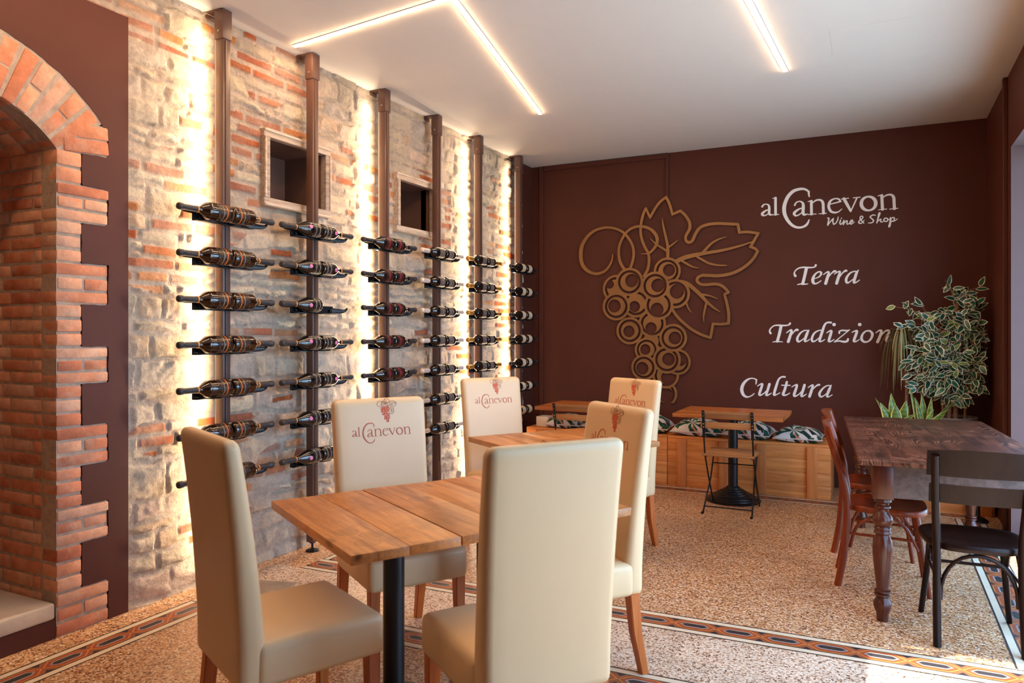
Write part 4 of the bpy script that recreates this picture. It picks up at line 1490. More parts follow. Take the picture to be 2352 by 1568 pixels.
def make_dining_chair(label, group):
    root = thing("dining_chair", label, "chair", group=group)
    # seat
    bm = bm_new()
    W, y0, y1, z0, z1 = 0.46, -0.20, 0.235, 0.335, 0.472
    add_box(bm, (0, (y0 + y1) / 2, (z0 + z1) / 2), (W, y1 - y0, z1 - z0), bevel=0.026, seg=4)
    for k in range(1, 10):
        bmesh.ops.bisect_plane(bm, geom=bm.verts[:] + bm.edges[:] + bm.faces[:], plane_co=(-W / 2 + W * k / 10, 0, 0), plane_no=(1, 0, 0))
        bmesh.ops.bisect_plane(bm, geom=bm.verts[:] + bm.edges[:] + bm.faces[:], plane_co=(0, y0 + (y1 - y0) * k / 10, 0), plane_no=(0, 1, 0))
    for v in bm.verts:
        if v.co.z > z1 - 0.03:
            u, w = v.co.x / (W / 2), (v.co.y - (y0 + y1) / 2) / ((y1 - y0) / 2)
            v.co.z += 0.012 * max(0, 1 - u ** 4) * max(0, 1 - w ** 4)
        if v.co.z < z0 + 0.02:
            v.co.z = max(v.co.z, z0)
    obj("seat", bm, M_leather, root, angle=50)
    # backrest: runs from under the seat to the top, one padded slab
    bm = bm_new()
    zb, zt = 0.330, 1.10
    Wb = 0.452
    add_box(bm, (0, 0, (zb + zt) / 2), (Wb, 0.08, zt - zb), bevel=0.031, seg=5)
    for k in range(1, 22):
        bmesh.ops.bisect_plane(bm, geom=bm.verts[:] + bm.edges[:] + bm.faces[:], plane_co=(0, 0, zb + (zt - zb) * k / 22), plane_no=(0, 0, 1))
    for k in range(1, 6):
        bmesh.ops.bisect_plane(bm, geom=bm.verts[:] + bm.edges[:] + bm.faces[:], plane_co=(-Wb / 2 + Wb * k / 6, 0, 0), plane_no=(1, 0, 0))
    for v in bm.verts:
        z = v.co.z
        f = (v.co.y + 0.04) / 0.08
        yf, th = back_y(z), back_t(z)
        w = 1.0 + 0.035 * max(0, (z - 0.5) / 0.6) - 0.02 * max(0, (0.5 - z) / 0.2)
        v.co = Vector((v.co.x * w, yf - th * (1 - f), z))
    obj("backrest", bm, M_leather, root, angle=50)
    for sx in (-1, 1):
        for fr in (True, False):
            bm = bm_new(True)
            if fr:
                P = [(sx * 0.198, 0.198, 0.345), (sx * 0.200, 0.202, 0.0)]
                ws = (0.046, 0.034)
            else:
                P = [(sx * 0.198, -0.205, 0.345), (sx * 0.199, -0.222, 0.18), (sx * 0.200, -0.262, 0.0)]
                ws = (0.046, 0.042, 0.034)
            rings = []
            for p, w in zip(P, ws):
                rings.append([bm.verts.new((p[0] + a * w / 2, p[1] + b * w / 2, p[2])) for a, b in ((-1, -1), (1, -1), (1, 1), (-1, 1))])
            for Ra, Rb in zip(rings, rings[1:]):
                for k in range(4):
                    bm.faces.new((Ra[k], Ra[(k + 1) % 4], Rb[(k + 1) % 4], Rb[k]))
            bm.faces.new(rings[0])
            bm.faces.new(rings[-1])
            bmesh.ops.bevel(bm, geom=[e for e in bm.edges if len(e.link_faces) == 2], offset=0.003, segments=2, affect="EDGES")
            set_tint(bm, bm.verts[:], rbn.random())
            obj("leg", bm, M_leg, root)
    # stitched logo, on the inner face of the backrest
    bm = bm_new()
    for f, a, b, g, mi in LOGO:
        field_mesh(bm, f, a, b, g, lambda x, z, k: Vector((-x, back_y(z + 0.925) + 0.0012 - 0.001 * k, z + 0.925)), mat=mi)
    tag(obj("stitched_logo", bm, [M_thread, M_thread2, M_thread3], root, smooth=False), "red brown stitched logo with a grape bunch")
    return root


DG = "cream leather dining chairs"
CH = [  # origin x, y, facing, label
    (-1.797, 1.926, (0.42, 0.907), "cream leather dining chair at far left front, seen from its side"),
    (-1.068, 2.153, (-0.813, 0.581), "cream leather dining chair in the centre front with its plain back to the camera"),
    (-1.949, 2.781, (0.839, -0.545), "cream leather dining chair between the front table and the stone wall, logo showing"),
    (-1.196, 2.917, (-0.616, -0.788), "cream leather dining chair at the right end of the front table"),
    (-1.630, 4.694, (-0.47, -0.88), "farthest right cream leather chair, at the rear table before the grape sculpture"),
    (-2.230, 4.464, (0.839, -0.545), "cream leather chair behind the rear table, in front of the fifth rack post"),
]
chair0 = None
for x, y, f, lab in CH:
    if chair0 is None:
        chair0 = make_dining_chair(lab, DG)
        chair0.location = (x, y, 0)
        chair0.rotation_euler.z = face_rot(*f)
    else:
        dup(chair0, (x, y, 0), face_rot(*f), lab, DG)

# ------------------------------------------------------------------ plank dining tables
M_plank = wood("old_oak_planks", lin(146, 84, 40), lin(224, 154, 86), "Y", 0.8, 0.42, contrast=1.1, stains=lin(124, 76, 42), tintamt=0.3, rings=((0.085, -0.62, 0.042), (0.145, -0.70, 0.040), (0.10, -0.78, 0.043), (0.52, -0.3, 0.04)))


def make_plank_table(label, corner, ang, L, W, cols, zt):
    """corner: left corner; ang: direction of the long side; depth runs to the right of it."""
    u = Vector((math.cos(ang), math.sin(ang), 0))
    v = Vector((math.sin(ang), -math.cos(ang), 0))
    root = thing("dining_table", label, "table", (corner[0], corner[1], 0), ang, "plank topped dining tables")
    th = 0.032
    bm = bm_new(True)
    rb = random.Random(int(L * 1000))
    cuts = [0.0, 0.20, 0.395, 0.60, 0.79, 0.98, L] if L > 1.0 else [0.0, 0.19, 0.38, 0.57, 0.76, L]
    for a, b in zip(cuts, cuts[1:]):
        gap = 0.006 if abs(b - 0.395) < 0.01 else 0.0007
        e = rb.uniform(-0.004, 0.004)
        add_box(bm, ((a + b - gap) / 2, -W / 2 + e / 2, zt - th / 2 + rb.uniform(-0.0008, 0.0008)), (b - a - gap, W + e, th), bevel=0.0018, tint=0.3 + 0.4 * rb.random())
    obj("tabletop", bm, M_plank, root)
    bm = bm_new()
    add_box(bm, (L / 2, -W / 2, zt - th - 0.012), (max(0.3, L - 0.5), 0.09, 0.02), bevel=0.003)
    obj("support_bar", bm, M_black, root)
    for c in cols:
        bm = bm_new()
        add_lathe(bm, [(0, 0), (0.15, 0), (0.15, 0.010), (0.12, 0.018), (0.055, 0.024), (0.042, 0.03), (0, 0.03)], 32, Matrix.Translation((c, -W / 2, 0)))
        b = obj("base_plate", bm, M_black, root)
        bm = bm_new()
        add_lathe(bm, [(0, 0.025), (0.041, 0.025), (0.041, zt - th - 0.03), (0.07, zt - th - 0.028), (0.07, zt - th - 0.02), (0, zt - th - 0.02)], 32, Matrix.Translation((c, -W / 2, 0)))
        obj("column", bm, M_black, root)
    return root


ta = math.atan2(1.003, 0.585)
make_plank_table("worn plank table in the foreground among the four near cream chairs", (-2.227, 2.269), ta, 1.16, 0.89, (0.343, 0.76), 0.73)
make_plank_table("plank table farther back between the two rear cream chairs", (-2.426, 4.236), math.atan2(0.839, 0.545), 0.95, 0.80, (0.475,), 0.73)

# ------------------------------------------------------------------ pine tables on cast columns, by the bench
M_pine_o = wood("orange_pine", lin(150, 74, 28), lin(212, 128, 62), "X", 0.9, 0.35, knots=False, contrast=1.3, coat=0.2)


def make_bistro_table(label, x, y):
    root = thing("bistro_table", label, "table", (x, y, 0), 0, "pine tables in front of the bench")
    bm = bm_new(True)
    W, D, th, zt = 0.87, 0.66, 0.032, 0.75
    for k in range(5):
        d = D / 5
        add_box(bm, (0, -D / 2 + d * (k + 0.5), zt - th / 2), (W + rbn.uniform(-0.003, 0.003), d - 0.001, th), bevel=0.002, tint=rbn.random())
    obj("tabletop", bm, M_pine_o, root)
    bm = bm_new()
    add_lathe(bm, [(0, 0.10), (0.040, 0.10), (0.040, zt - 0.07), (0.075, zt - 0.06), (0.075, zt - th), (0, zt - th)], 28)
    obj("column", bm, M_black, root)
    bm = bm_new()
    prof = [(0, 0), (0.225, 0.0), (0.228, 0.012)]
    for k in range(7):
        r = 0.220 - 0.024 * k
        z = 0.018 + 0.0135 * k
        prof += [(r, z), (r - 0.012, z + 0.002), (r - 0.014, z + 0.010)]
    prof += [(0.045, 0.125), (0, 0.125)]
    add_lathe(bm, prof, 36)
    obj("cast_base", bm, M_black, root)
    return root


bt = make_bistro_table("small pine bistro table standing alone right of the grape sculpture", -1.10, 6.42)
bt2 = dup(bt, (-2.36, 6.42, 0), 0, "small pine bistro table in the back left corner beside the last rack post")

# folding chairs: black steel frame, wooden slats
M_slat = wood("oiled_acacia_slats", lin(132, 82, 44), lin(190, 132, 80), "X", 1.0, 0.45, knots=False)


def make_folding_chair(label, x, y):
    root = thing("folding_chair", label, "chair", (x, y, 0), 0, "folding bistro chairs")
    hw = 0.185
    r = 0.0065

    def fpt(t):
        # straight back frame, foot forward ... top leaning back over the rear
        return None
    # long side members: rear foot? they run from the back top down to the FRONT feet; the short ones cross to the rear feet
    bm = bm_new()
    for s in (-1, 1):
        top, mid, foot = Vector((s * hw, -0.20, 0.80)), Vector((s * hw, -0.13, 0.45)), Vector((s * hw, 0.20, 0.012))
        add_box(bm, (s * hw, -0.185, 0.70), (0.022, 0.006, 0.22), Matrix.Rotation(0.2, 3, "X"), bevel=0.002)
        add_tube(bm, [(s * hw, -0.178, 0.64), (s * hw, -0.135, 0.455), (s * hw, 0.02, 0.235), (s * hw, 0.20, 0.008)], r, 8)
    add_tube(bm, [(-hw, 0.155, 0.066), (hw, 0.155, 0.066)], 0.005, 8)
    add_tube(bm, [(-hw - 0.02, -0.135, 0.452), (hw + 0.02, -0.135, 0.452)], 0.006, 8)
    obj("back_frame", bm, M_black, root)
    bm = bm_new()
    hw2 = hw - 0.014
    for s in (-1, 1):
        add_tube(bm, [(s * hw2, 0.17, 0.445), (s * hw2, 0.02, 0.235), (s * hw, -0.20, 0.008)], r, 8)
        add_tube(bm, [(s * hw, -0.20, 0.010), (s * hw - s * 0.0, -0.235, 0.006)], 0.011, 8)
        add_tube(bm, [(s * hw2, -0.14, 0.440), (s * hw2, 0.185, 0.440)], 0.006, 8)
    add_tube(bm, [(-hw, -0.175, 0.050), (hw, -0.175, 0.050)], 0.005, 8)
    add_tube(bm, [(-hw2, 0.105, 0.35), (hw2, 0.105, 0.35)], 0.005, 8)
    obj("leg_frame", bm, M_black, root)
    for k in range(6):
        bm = bm_new(True)
        add_box(bm, (0, -0.16 + 0.068 * k, 0.455), (0.40, 0.050, 0.016), bevel=0.004, tint=rbn.random())
        obj("seat_slat", bm, M_slat, root)
    for z, yy, w in ((0.775, -0.188, 0.37), (0.690, -0.170, 0.42)):
        bm = bm_new(True)
        add_box(bm, (0, yy, z), (w, 0.014, 0.052), Matrix.Rotation(0.18, 3, "X"), bevel=0.004, tint=rbn.random())
        obj("back_slat", bm, M_slat, root)
    bm = bm_new()
    for s in (-1, 1):
        for z, yy in ((0.79, -0.204), (0.765, -0.199), (0.70, -0.1875), (0.675, -0.1825)):
            add_lathe(bm, [(0, -0.003), (0.0055, -0.003), (0.0055, 0.002), (0, 0.002)], 8, Matrix.Translation((s * hw, yy, z)) @ Matrix.Rotation(PI / 2, 4, "X"))
    obj("rivets", bm, M_screw, root)
    return root


fc = make_folding_chair("folding slatted bistro chair pushed against the pine table right of the sculpture", -1.05, 6.07)
dup(fc, (-2.325, 6.07, 0), 0, "folding slatted bistro chair at the corner pine table, mostly hidden by cream chairs")

# ------------------------------------------------------------------ pine bench along the back wall
M_pine = wood("pale_pine_boards", lin(190, 104, 44), lin(238, 162, 88), "X", 0.8, 0.5, contrast=1.0, tintamt=0.25)
BY0, BY1, BZ = 6.78, 7.335, 0.462


def make_bench(label, x0, x1, battens, y0=BY0, z=BZ):
    root = thing("bench_box", label, "bench", ((x0 + x1) / 2, (y0 + BY1) / 2, 0), 0, "pine box benches along the back wall")
    w, d = x1 - x0, BY1 - y0
    bm = bm_new(True)
    n = 4
    h = (z - 0.022) / n
    for k in range(n):
        add_box(bm, (0, -d / 2 + 0.011, h * (k + 0.5)), (w, 0.022, h - 0.0012), bevel=0.0015, tint=rbn.random())
        for s in (-1, 1):
            add_box(bm, (s * (w / 2 - 0.011), 0.011, h * (k + 0.5)), (0.022, d - 0.024, h - 0.0012), bevel=0.0015, tint=rbn.random())
    obj("front_boards", bm, M_pine, root)
    bm = bm_new(True)
    for k in range(4):
        add_box(bm, (0, -d / 2 + d / 4 * (k + 0.5), z - 0.011), (w, d / 4 - 0.001, 0.022), bevel=0.0015, tint=rbn.random())
    obj("seat_boards", bm, M_pine, root)
    for bx in battens:
        bm = bm_new(True)
        add_box(bm, (bx - (x0 + x1) / 2, -d / 2 - 0.010, (z - 0.02) / 2), (0.082, 0.020, z - 0.02), bevel=0.002, tint=rbn.random())
        o = obj("batten", bm, M_pine_v, root)
    return root


M_pine_v = wood("pine_upright", lin(180, 96, 44), lin(224, 148, 82), "Z", 0.8, 0.5, contrast=0.9, tintamt=0.25)
make_bench("long pine box bench below the grape sculpture and the word Cultura", -1.752, -0.36, (-1.62, -1.24, -0.92, -0.505))
make_bench("pine box bench in the back left corner behind the cream chairs", -3.20, -1.758, (-3.05, -2.5, -1.95))
make_bench("pine box carrying the potted plants in the back right corner", 0.26, 0.80, (0.32, 0.74), y0=6.72)
# small white block at the left end of the bench
bm = bm_new()
add_box(bm, (-3.07, 6.95, BZ + 0.05), (0.13, 0.16, 0.10), bevel=0.006)
tag(obj("white_box", bm, plain("white_card", lin(226, 214, 200), 0.6)), "small white box on the left end of the corner bench", "box")

# cushions with palm leaves
m, nt, p = new_mat("palm_print_cotton")
base = lin(224, 214, 206)
col = base
v = coords(nt)
for i, (sc, cA, reach, nl, th) in enumerate(((4.0, lin(206, 132, 108), 0.50, 3.0, 0.90), (5.0, lin(24, 40, 36), 0.62, 4.0, 0.62), (3.4, lin(18, 84, 60), 0.50, 8.0, 0.10), (4.4, lin(14, 52, 44), 0.50, 6.0, 0.30))):
    mp = nt.nodes.new("ShaderNodeMapping")
    mp.inputs["Location"].default_value = (0.37 * i, 0.61 * i, 0.13 * i)
    nt.links.new(v, mp.inputs["Vector"])
    vo = nt.nodes.new("ShaderNodeTexVoronoi")
    vo.inputs["Scale"].default_value = sc
    nt.links.new(mp.outputs[0], vo.inputs["Vector"])
    sb = nt.nodes.new("ShaderNodeVectorMath")
    sb.operation = "SUBTRACT"
    nt.links.new(mp.outputs[0], sb.inputs[0])
    nt.links.new(vo.outputs["Position"], sb.inputs[1])
    sx = nt.nodes.new("ShaderNodeSeparateXYZ")
    nt.links.new(sb.outputs[0], sx.inputs[0])
    ang = math_n(nt, "ARCTAN2", sx.outputs[1], math_n(nt, "ADD", sx.outputs[0], math_n(nt, "MULTIPLY", sx.outputs[2], 0.7)))
    sn = math_n(nt, "SINE", math_n(nt, "MULTIPLY", ang, nl))
    f = math_n(nt, "MULTIPLY", math_n(nt, "GREATER_THAN", sn, th), math_n(nt, "LESS_THAN", vo.outputs["Distance"], reach))
    col = mixc(nt, f, col, cA)
nt.links.new(col, p.inputs["Base Color"])
p.inputs["Roughness"].default_value = 0.85
bump(nt, p, noise_n(nt, v, 9, 3), 0.3, 0.02)
M_palm = m
M_palm_edge = plain("cushion_seam", lin(222, 212, 204), rough=0.85)


def make_cushion(seed, w=0.42, d=0.40, h=0.13):
    r = random.Random(seed)
    bm = bm_new()
    n = 18
    top, bot = [], []
    for j in range(n + 1):
        rt, rb2 = [], []
        for i in range(n + 1):
            u, v_ = i / n * 2 - 1, j / n * 2 - 1
            pinch = 1 - 0.07 * (1 - abs(u) ** 2) * abs(v_) ** 3 - 0.0
            pinch2 = 1 - 0.07 * (1 - abs(v_) ** 2) * abs(u) ** 3
            x, y = u * w / 2 * pinch2, v_ * d / 2 * pinch
            e = max(0, (1 - u ** 2)) ** 0.45 * max(0, (1 - v_ ** 2)) ** 0.45
            wr = 0.010 * math.sin(5 * u + seed) * math.cos(4 * v_ + seed * 2) * e
            rt.append(bm.verts.new((x, y, h * 0.28 + h * 0.72 * e + wr)))
            rb2.append(rt[-1] if i in (0, n) or j in (0, n) else bm.verts.new((x, y, max(0.0, h * 0.28 * (1 - 1.6 * e)))))
        top.append(rt)
        bot.append(rb2)
    for j in range(n):
        for i in range(n):
            bm.faces.new((top[j][i], top[j][i + 1], top[j + 1][i + 1], top[j + 1][i]))
            bm.faces.new((bot[j][i], bot[j + 1][i], bot[j + 1][i + 1], bot[j][i + 1]))
    rim = [top[0][i].co.copy() for i in range(n)] + [top[j][n].co.copy() for j in range(n)] + [top[n][n - i].co.copy() for i in range(n)] + [top[n - j][0].co.copy() for j in range(n)]
    root = obj("cushion", bm, M_palm, angle=80)
    b2 = bm_new()
    add_tube(b2, rim, 0.005, 6, closed=True)
    obj("piping", b2, M_palm_edge, root)
    return root


for k, (x, y, rz, lab) in enumerate((
        (-0.63, 6.99, 0.02, "palm print cushion at the right end of the long bench, nearest the dark table"),
        (-1.05, 7.00, -0.06, "dark green palm leaf cushion behind the column of the right pine table"),
        (-1.51, 7.00, 0.06, "palm print cushion left of the pine table column, right of the cream chair"),
        (-1.99, 7.02, 0.06, "palm print cushion half hidden by the farthest right cream chair"),
        (-2.42, 6.99, -0.05, "palm print cushion on the corner bench behind the folding chair"),
        (-2.83, 6.99, 0.05, "leftmost palm print cushion on the corner bench"))):
    c = make_cushion(k + 3, w=(0.40, 0.41, 0.47, 0.42, 0.38, 0.38)[k], h=(0.125, 0.15, 0.145, 0.16, 0.14, 0.13)[k])
    c.location = (x, y, BZ + 0.001)
    c.rotation_euler.z = rz
    tag(c, lab, "cushion", "palm print cushions on the benches")

# ------------------------------------------------------------------ big dark table with turned legs
M_dark_top = wood("dark_worn_tabletop", lin(38, 20, 15), lin(104, 60, 42), "X", 0.8, 0.38, knots=False, contrast=1.6, spec=0.35, tintamt=0.2, wave=lin(150, 98, 74))
M_dark_wood = wood("dark_mahogany", lin(46, 17, 9), lin(96, 40, 20), "Z", 0.8, 0.28, knots=False, contrast=1.0, spec=0.4, coat=0.12, tintamt=0.15)
TL, TW, TZ = 2.05, 0.86, 0.80
bx, by = -0.06, 3.985
axis = Vector((-0.070, 0.9976, 0))
root = thing("farmhouse_table", "big dark brown table with turned legs by the right wall", "table", (bx, by, 0), math.atan2(0.9976, -0.070))
# local: x along the table (away), y to the left -> table spans y -TW..0
bm = bm_new(True)
add_box(bm, (TL / 2 - 0.01, -TW / 2 + 0.02, TZ - 0.014), (TL + 0.02, TW + 0.04, 0.028), bevel=0.008, seg=3, tint=0.4)
for v in bm.verts:                     # clipped, worn corners
    for cx_ in (-0.02, TL):
        for cy_ in (0.04, -TW):
            dx_, dy_ = abs(v.co.x - cx_), abs(v.co.y - cy_)
            if dx_ + dy_ < 0.03:
                v.co.x += (0.016 if cx_ < 0 else -0.016)
                v.co.y += (-0.012 if cy_ > 0 else 0.012)
obj("tabletop", bm, M_dark_top, root)
M_apron = wood("weathered_dark_apron", lin(58, 44, 40), lin(118, 98, 92), "X", 0.7, 0.5, knots=False, contrast=1.0, stains=lin(40, 30, 28), tintamt=0.1)
bm = bm_new(True)
ins = 0.085
for yy in (-0.075, -TW + 0.075):
    add_box(bm, (TL / 2, yy, 0.690), (TL - 2 * ins - 0.06, 0.022, 0.160), tint=0.3)
for xx in (0.075, TL - 0.075):
    add_box(bm, (xx, -TW / 2, 0.690), (0.022, TW - 2 * ins - 0.06, 0.160), tint=0.6)
obj("apron", bm, M_apron, root)
LEGP = [(0, 0.605), (0.036, 0.605), (0.040, 0.598), (0.040, 0.588), (0.030, 0.580), (0.028, 0.572), (0.036, 0.566), (0.037, 0.558), (0.028, 0.550), (0.026, 0.540), (0.032, 0.530),
        (0.044, 0.512), (0.047, 0.495), (0.042, 0.478), (0.031, 0.466), (0.037, 0.460), (0.039, 0.452), (0.034, 0.446), (0.038, 0.440), (0.040, 0.432), (0.031, 0.424), (0.034, 0.416),
        (0.043, 0.395), (0.046, 0.365), (0.045, 0.330), (0.040, 0.270), (0.034, 0.210), (0.029, 0.165), (0.028, 0.155), (0.037, 0.150), (0.038, 0.142), (0.030, 0.137), (0.036, 0.132),
        (0.037, 0.124), (0.029, 0.118), (0.030, 0.110), (0.040, 0.094), (0.043, 0.078), (0.038, 0.058), (0.029, 0.036), (0.027, 0.0), (0, 0.0)]
for xx in (ins, TL - ins):
    for yy in (-ins, -TW + ins):
        bm = bm_new(True)
        add_lathe(bm, LEGP, 28, Matrix.Translation((xx, yy, 0)))
        add_box(bm, (xx, yy, 0.689), (0.094, 0.094, 0.170), bevel=0.004)
        set_tint(bm, bm.verts[:], 0.5)
        obj("turned_leg", bm, M_dark_wood, root, angle=35)

# ------------------------------------------------------------------ bentwood chairs
M_bent = wood("chestnut_bentwood", lin(78, 26, 8), lin(146, 58, 18), "Z", 0.8, 0.32, knots=False, contrast=0.9, spec=0.35, coat=0.1, tintamt=0.15)
M_bent_d = wood("dark_bentwood", lin(15, 6, 4), lin(34, 14, 9), "Z", 0.8, 0.36, knots=False, contrast=0.9, spec=0.2, coat=0.0, tintamt=0.15)


def make_bentwood(label, mat):
    root = thing("bentwood_chair", label, "chair", group="bentwood chairs at the dark table")

    def O(nm, bm, ang=45):
        set_tint(bm, bm.verts[:], rbn.random())
        return obj(nm, bm, mat, root, angle=ang)
    for s in (-1, 1):
        bm = bm_new(True)
        pts = spline([(s * 0.168, -0.235, 0.0), (s * 0.166, -0.200, 0.20), (s * 0.165, -0.185, 0.44), (s * 0.172, -0.212, 0.62), (s * 0.182, -0.290, 0.875)], 6)
        n = len(pts)
        add_tube(bm, pts, [0.0175] * n, 10, ry=[0.0195] * n, up=(0, 1, 0))
        O("rear_leg", bm)
        bm = bm_new(True)
        pts = spline([(s * 0.150, 0.155, 0.435), (s * 0.165, 0.180, 0.25), (s * 0.190, 0.215, 0.0)], 6)
        n = len(pts)
        add_tube(bm, pts, [0.017 - 0.004 * i / n for i in range(n)], 10)
        O("front_leg", bm)
    # seat: rounded trapezoid with a thick rim and dished panel
    bm = bm_new(True)
    N = 40
    ring = []
    for i in range(N):
        a = 2 * PI * i / N
        cx, sy = math.cos(a), math.sin(a)
        q = 3.0
        r = (abs(cx) ** q + abs(sy) ** q) ** (-1 / q)
        x, y = cx * r * 0.205, sy * r * 0.205 + 0.01
        x *= 1.0 + 0.10 * (y / 0.2)
        ring.append((x, y))
    lv = [(1.0, 0.425), (1.02, 0.430), (1.02, 0.452), (1.0, 0.458), (0.86, 0.458), (0.80, 0.452), (0.4, 0.449)]
    rows = [[bm.verts.new((x * s_, (y - 0.01) * s_ + 0.01, z)) for x, y in ring] for s_, z in lv]
    for Ra, Rb in zip(rows, rows[1:]):
        for k in range(N):
            bm.faces.new((Ra[k], Ra[(k + 1) % N], Rb[(k + 1) % N], Rb[k]))
    bm.faces.new(rows[-1])
    bm.faces.new(rows[0][::-1])
    O("seat", bm)
    # curved back rails

    def rail(nm, z0, z1, yoff, bulge, w, th, arch):
        bm = bm_new(True)
        nx, nz = 16, 4
        g = {}
        for side in (0, 1):
            for i in range(nx + 1):
                u = i / nx * 2 - 1
                for j in range(nz + 1):
                    t = j / nz
                    z = z0 + (z1 - z0) * t + arch * (1 - u * u) * t
                    zz = (z - 0.62) / 0.245
                    y = -0.212 - 0.076 * zz + yoff - bulge * (1 - u * u) - side * th
                    g[side, i, j] = bm.verts.new((u * w / 2, y, z))
        for i in range(nx):
            for j in range(nz):
                bm.faces.new((g[0, i, j], g[0, i + 1, j], g[0, i + 1, j + 1], g[0, i, j + 1]))
                bm.faces.new((g[1, i, j], g[1, i, j + 1], g[1, i + 1, j + 1], g[1, i + 1, j]))
        for i in range(nx):
            bm.faces.new((g[0, i, 0], g[1, i, 0], g[1, i + 1, 0], g[0, i + 1, 0]))
            bm.faces.new((g[0, i, nz], g[0, i + 1, nz], g[1, i + 1, nz], g[1, i, nz]))
        for j in range(nz):
            bm.faces.new((g[0, 0, j], g[0, 0, j + 1], g[1, 0, j + 1], g[1, 0, j]))
            bm.faces.new((g[0, nx, j], g[1, nx, j], g[1, nx, j + 1], g[0, nx, j + 1]))
        O(nm, bm, 50)
    rail("top_rail", 0.778, 0.892, 0.022, 0.030, 0.425, 0.014, 0.012)
    rail("middle_rail", 0.650, 0.738, 0.022, 0.026, 0.40, 0.012, 0.0)
    # bent arch under the back of the seat, side braces, ring stretcher
    bm = bm_new(True)
    for y, zr in ((-0.19, 0.19),):
        arcp = [(0.150 * math.cos(PI * k / 14) * (1 if 1 else 1), y + 0.006, 0.20 + 0.215 * math.sin(PI * k / 14) ** 0.8) for k in range(15)]
        add_tube(bm, arcp, 0.009, 8)
    for s in (-1, 1):
        pts = spline([(s * 0.158, -0.17, 0.22), (s * 0.168, -0.13, 0.35), (s * 0.172, 0.0, 0.418), (s * 0.165, 0.10, 0.36), (s * 0.166, 0.165, 0.24)], 6)
        add_tube(bm, pts, 0.009, 8)
    O("bent_brace", bm)
    bm = bm_new(True)
    for s in (-1, 1):
        add_tube(bm, [(s * 0.166, -0.19, 0.30), (s * 0.163, 0.17, 0.29)], 0.008, 8)
    add_tube(bm, [(-0.16, 0.175, 0.28), (0.16, 0.175, 0.28)], 0.008, 8)
    O("stretcher", bm)
    return root


ch = make_bentwood("x", M_bent)
ch.location = (0.025, 4.70, 0)
ch.rotation_euler.z = face_rot(1.0, 0.03)
ch["label"] = "chestnut bentwood chair on the left of the dark table, nearer one"
dup(ch, (-0.02, 5.36, 0), face_rot(1.0, -0.02), "chestnut bentwood chair on the left of the dark table, farther one")
ch = make_bentwood("dark bentwood chair at the near end of the dark table, back to the camera", M_bent_d)
ch.location = (0.395, 4.085, 0)
ch.rotation_euler.z = face_rot(-0.05, 1.0)

# a slim column with a round foot, under the far end of the dark table
t = thing("pedestal_stand", "black column with glossy round foot behind the dark table", "stand", (0.665, 6.52, 0))
bm = bm_new()
add_lathe(bm, [(0, 0.02), (0.020, 0.02), (0.020, 0.70), (0, 0.70)], 16)
obj("column", bm, M_black, t)
bm = bm_new()
add_lathe(bm, [(0, 0), (0.075, 0), (0.075, 0.012), (0.05, 0.03), (0.024, 0.04), (0, 0.04)], 24)
obj("foot", bm, M_black, t)
# ------------------------------------------------------------------ plants in the back right corner


def leaf_mat(name):
    m, nt, p = new_mat(name)
    a = nt.nodes.new("ShaderNodeAttribute")
    a.attribute_name = "leafcol"
    nt.links.new(a.outputs["Color"], p.inputs["Base Color"])
    p.inputs["Roughness"].default_value = 0.32
    return m


M_leaf = leaf_mat("variegated_leaf")
M_bark = plain("pale_bark", lin(150, 104, 70), rough=0.8, var=0.25, vscale=30, bmp=0.4, bscale=60)
M_pot_grey = plain("grey_plant_pot", lin(120, 112, 108), rough=0.6, var=0.08)
M_pot_terra = plain("terracotta_pot", lin(150, 88, 62), rough=0.8, var=0.1)
M_soil = plain("potting_soil", lin(52, 40, 32), rough=1.0, var=0.3, vscale=60, bmp=0.6)
rp = random.Random(23)


def add_leaf(bm, ly, base, direc, L, W, normal, cen, edge, droop=0.25, rim=0.72, n=5):
    """Pointed oval leaf with a margin of another colour."""
    d = direc.normalized()
    s = d.cross(normal).normalized()
    nn = s.cross(d).normalized()

    def P(t, u):
        w = W * math.sin(PI * t ** 0.85) ** 0.8 if 0 < t < 1 else 0.0
        return base + d * (L * t) + s * (u * w) + nn * (0.12 * L * abs(u) * (0.5 if w else 0) - droop * L * t * t)
    rows = []
    for k in range(n + 1):
        t = k / n
        if k in (0, n):
            v = bm.verts.new(P(t, 0))
            v[ly] = edge
            rows.append([v])
        else:
            row = []
            for u in (-1, -rim - 0.06, -rim, 0, rim, rim + 0.06, 1):
                v = bm.verts.new(P(t, u * 0.5))
                v[ly] = edge if abs(u) > rim + 0.01 else cen
                row.append(v)
            rows.append(row)
    # hard colour border: duplicate the inner ring slightly outward in edge colour
    for A_, B2 in zip(rows, rows[1:]):
        if len(A_) == 1 and len(B2) == 1:
            continue
        if len(A_) == 1:
            for k in range(6):
                bm.faces.new((A_[0], B2[k], B2[k + 1]))
        elif len(B2) == 1:
            for k in range(6):
                bm.faces.new((A_[k], A_[k + 1], B2[0]))
        else:
            for k in range(6):
                bm.faces.new((A_[k], A_[k + 1], B2[k + 1], B2[k]))


def make_pot(root, r, h, mat):
    bm = bm_new()
    add_lathe(bm, [(0, 0), (r * 0.72, 0), (r * 0.94, h * 0.86), (r * 1.0, h * 0.86), (r, h), (r * 0.90, h), (r * 0.88, h * 0.90), (0, h * 0.88)], 32)
    p = obj("pot", bm, mat, root)
    bm = bm_new()
    add_lathe(bm, [(0, h * 0.93), (r * 0.87, h * 0.925)], 24)
    obj("soil", bm, M_soil, p)


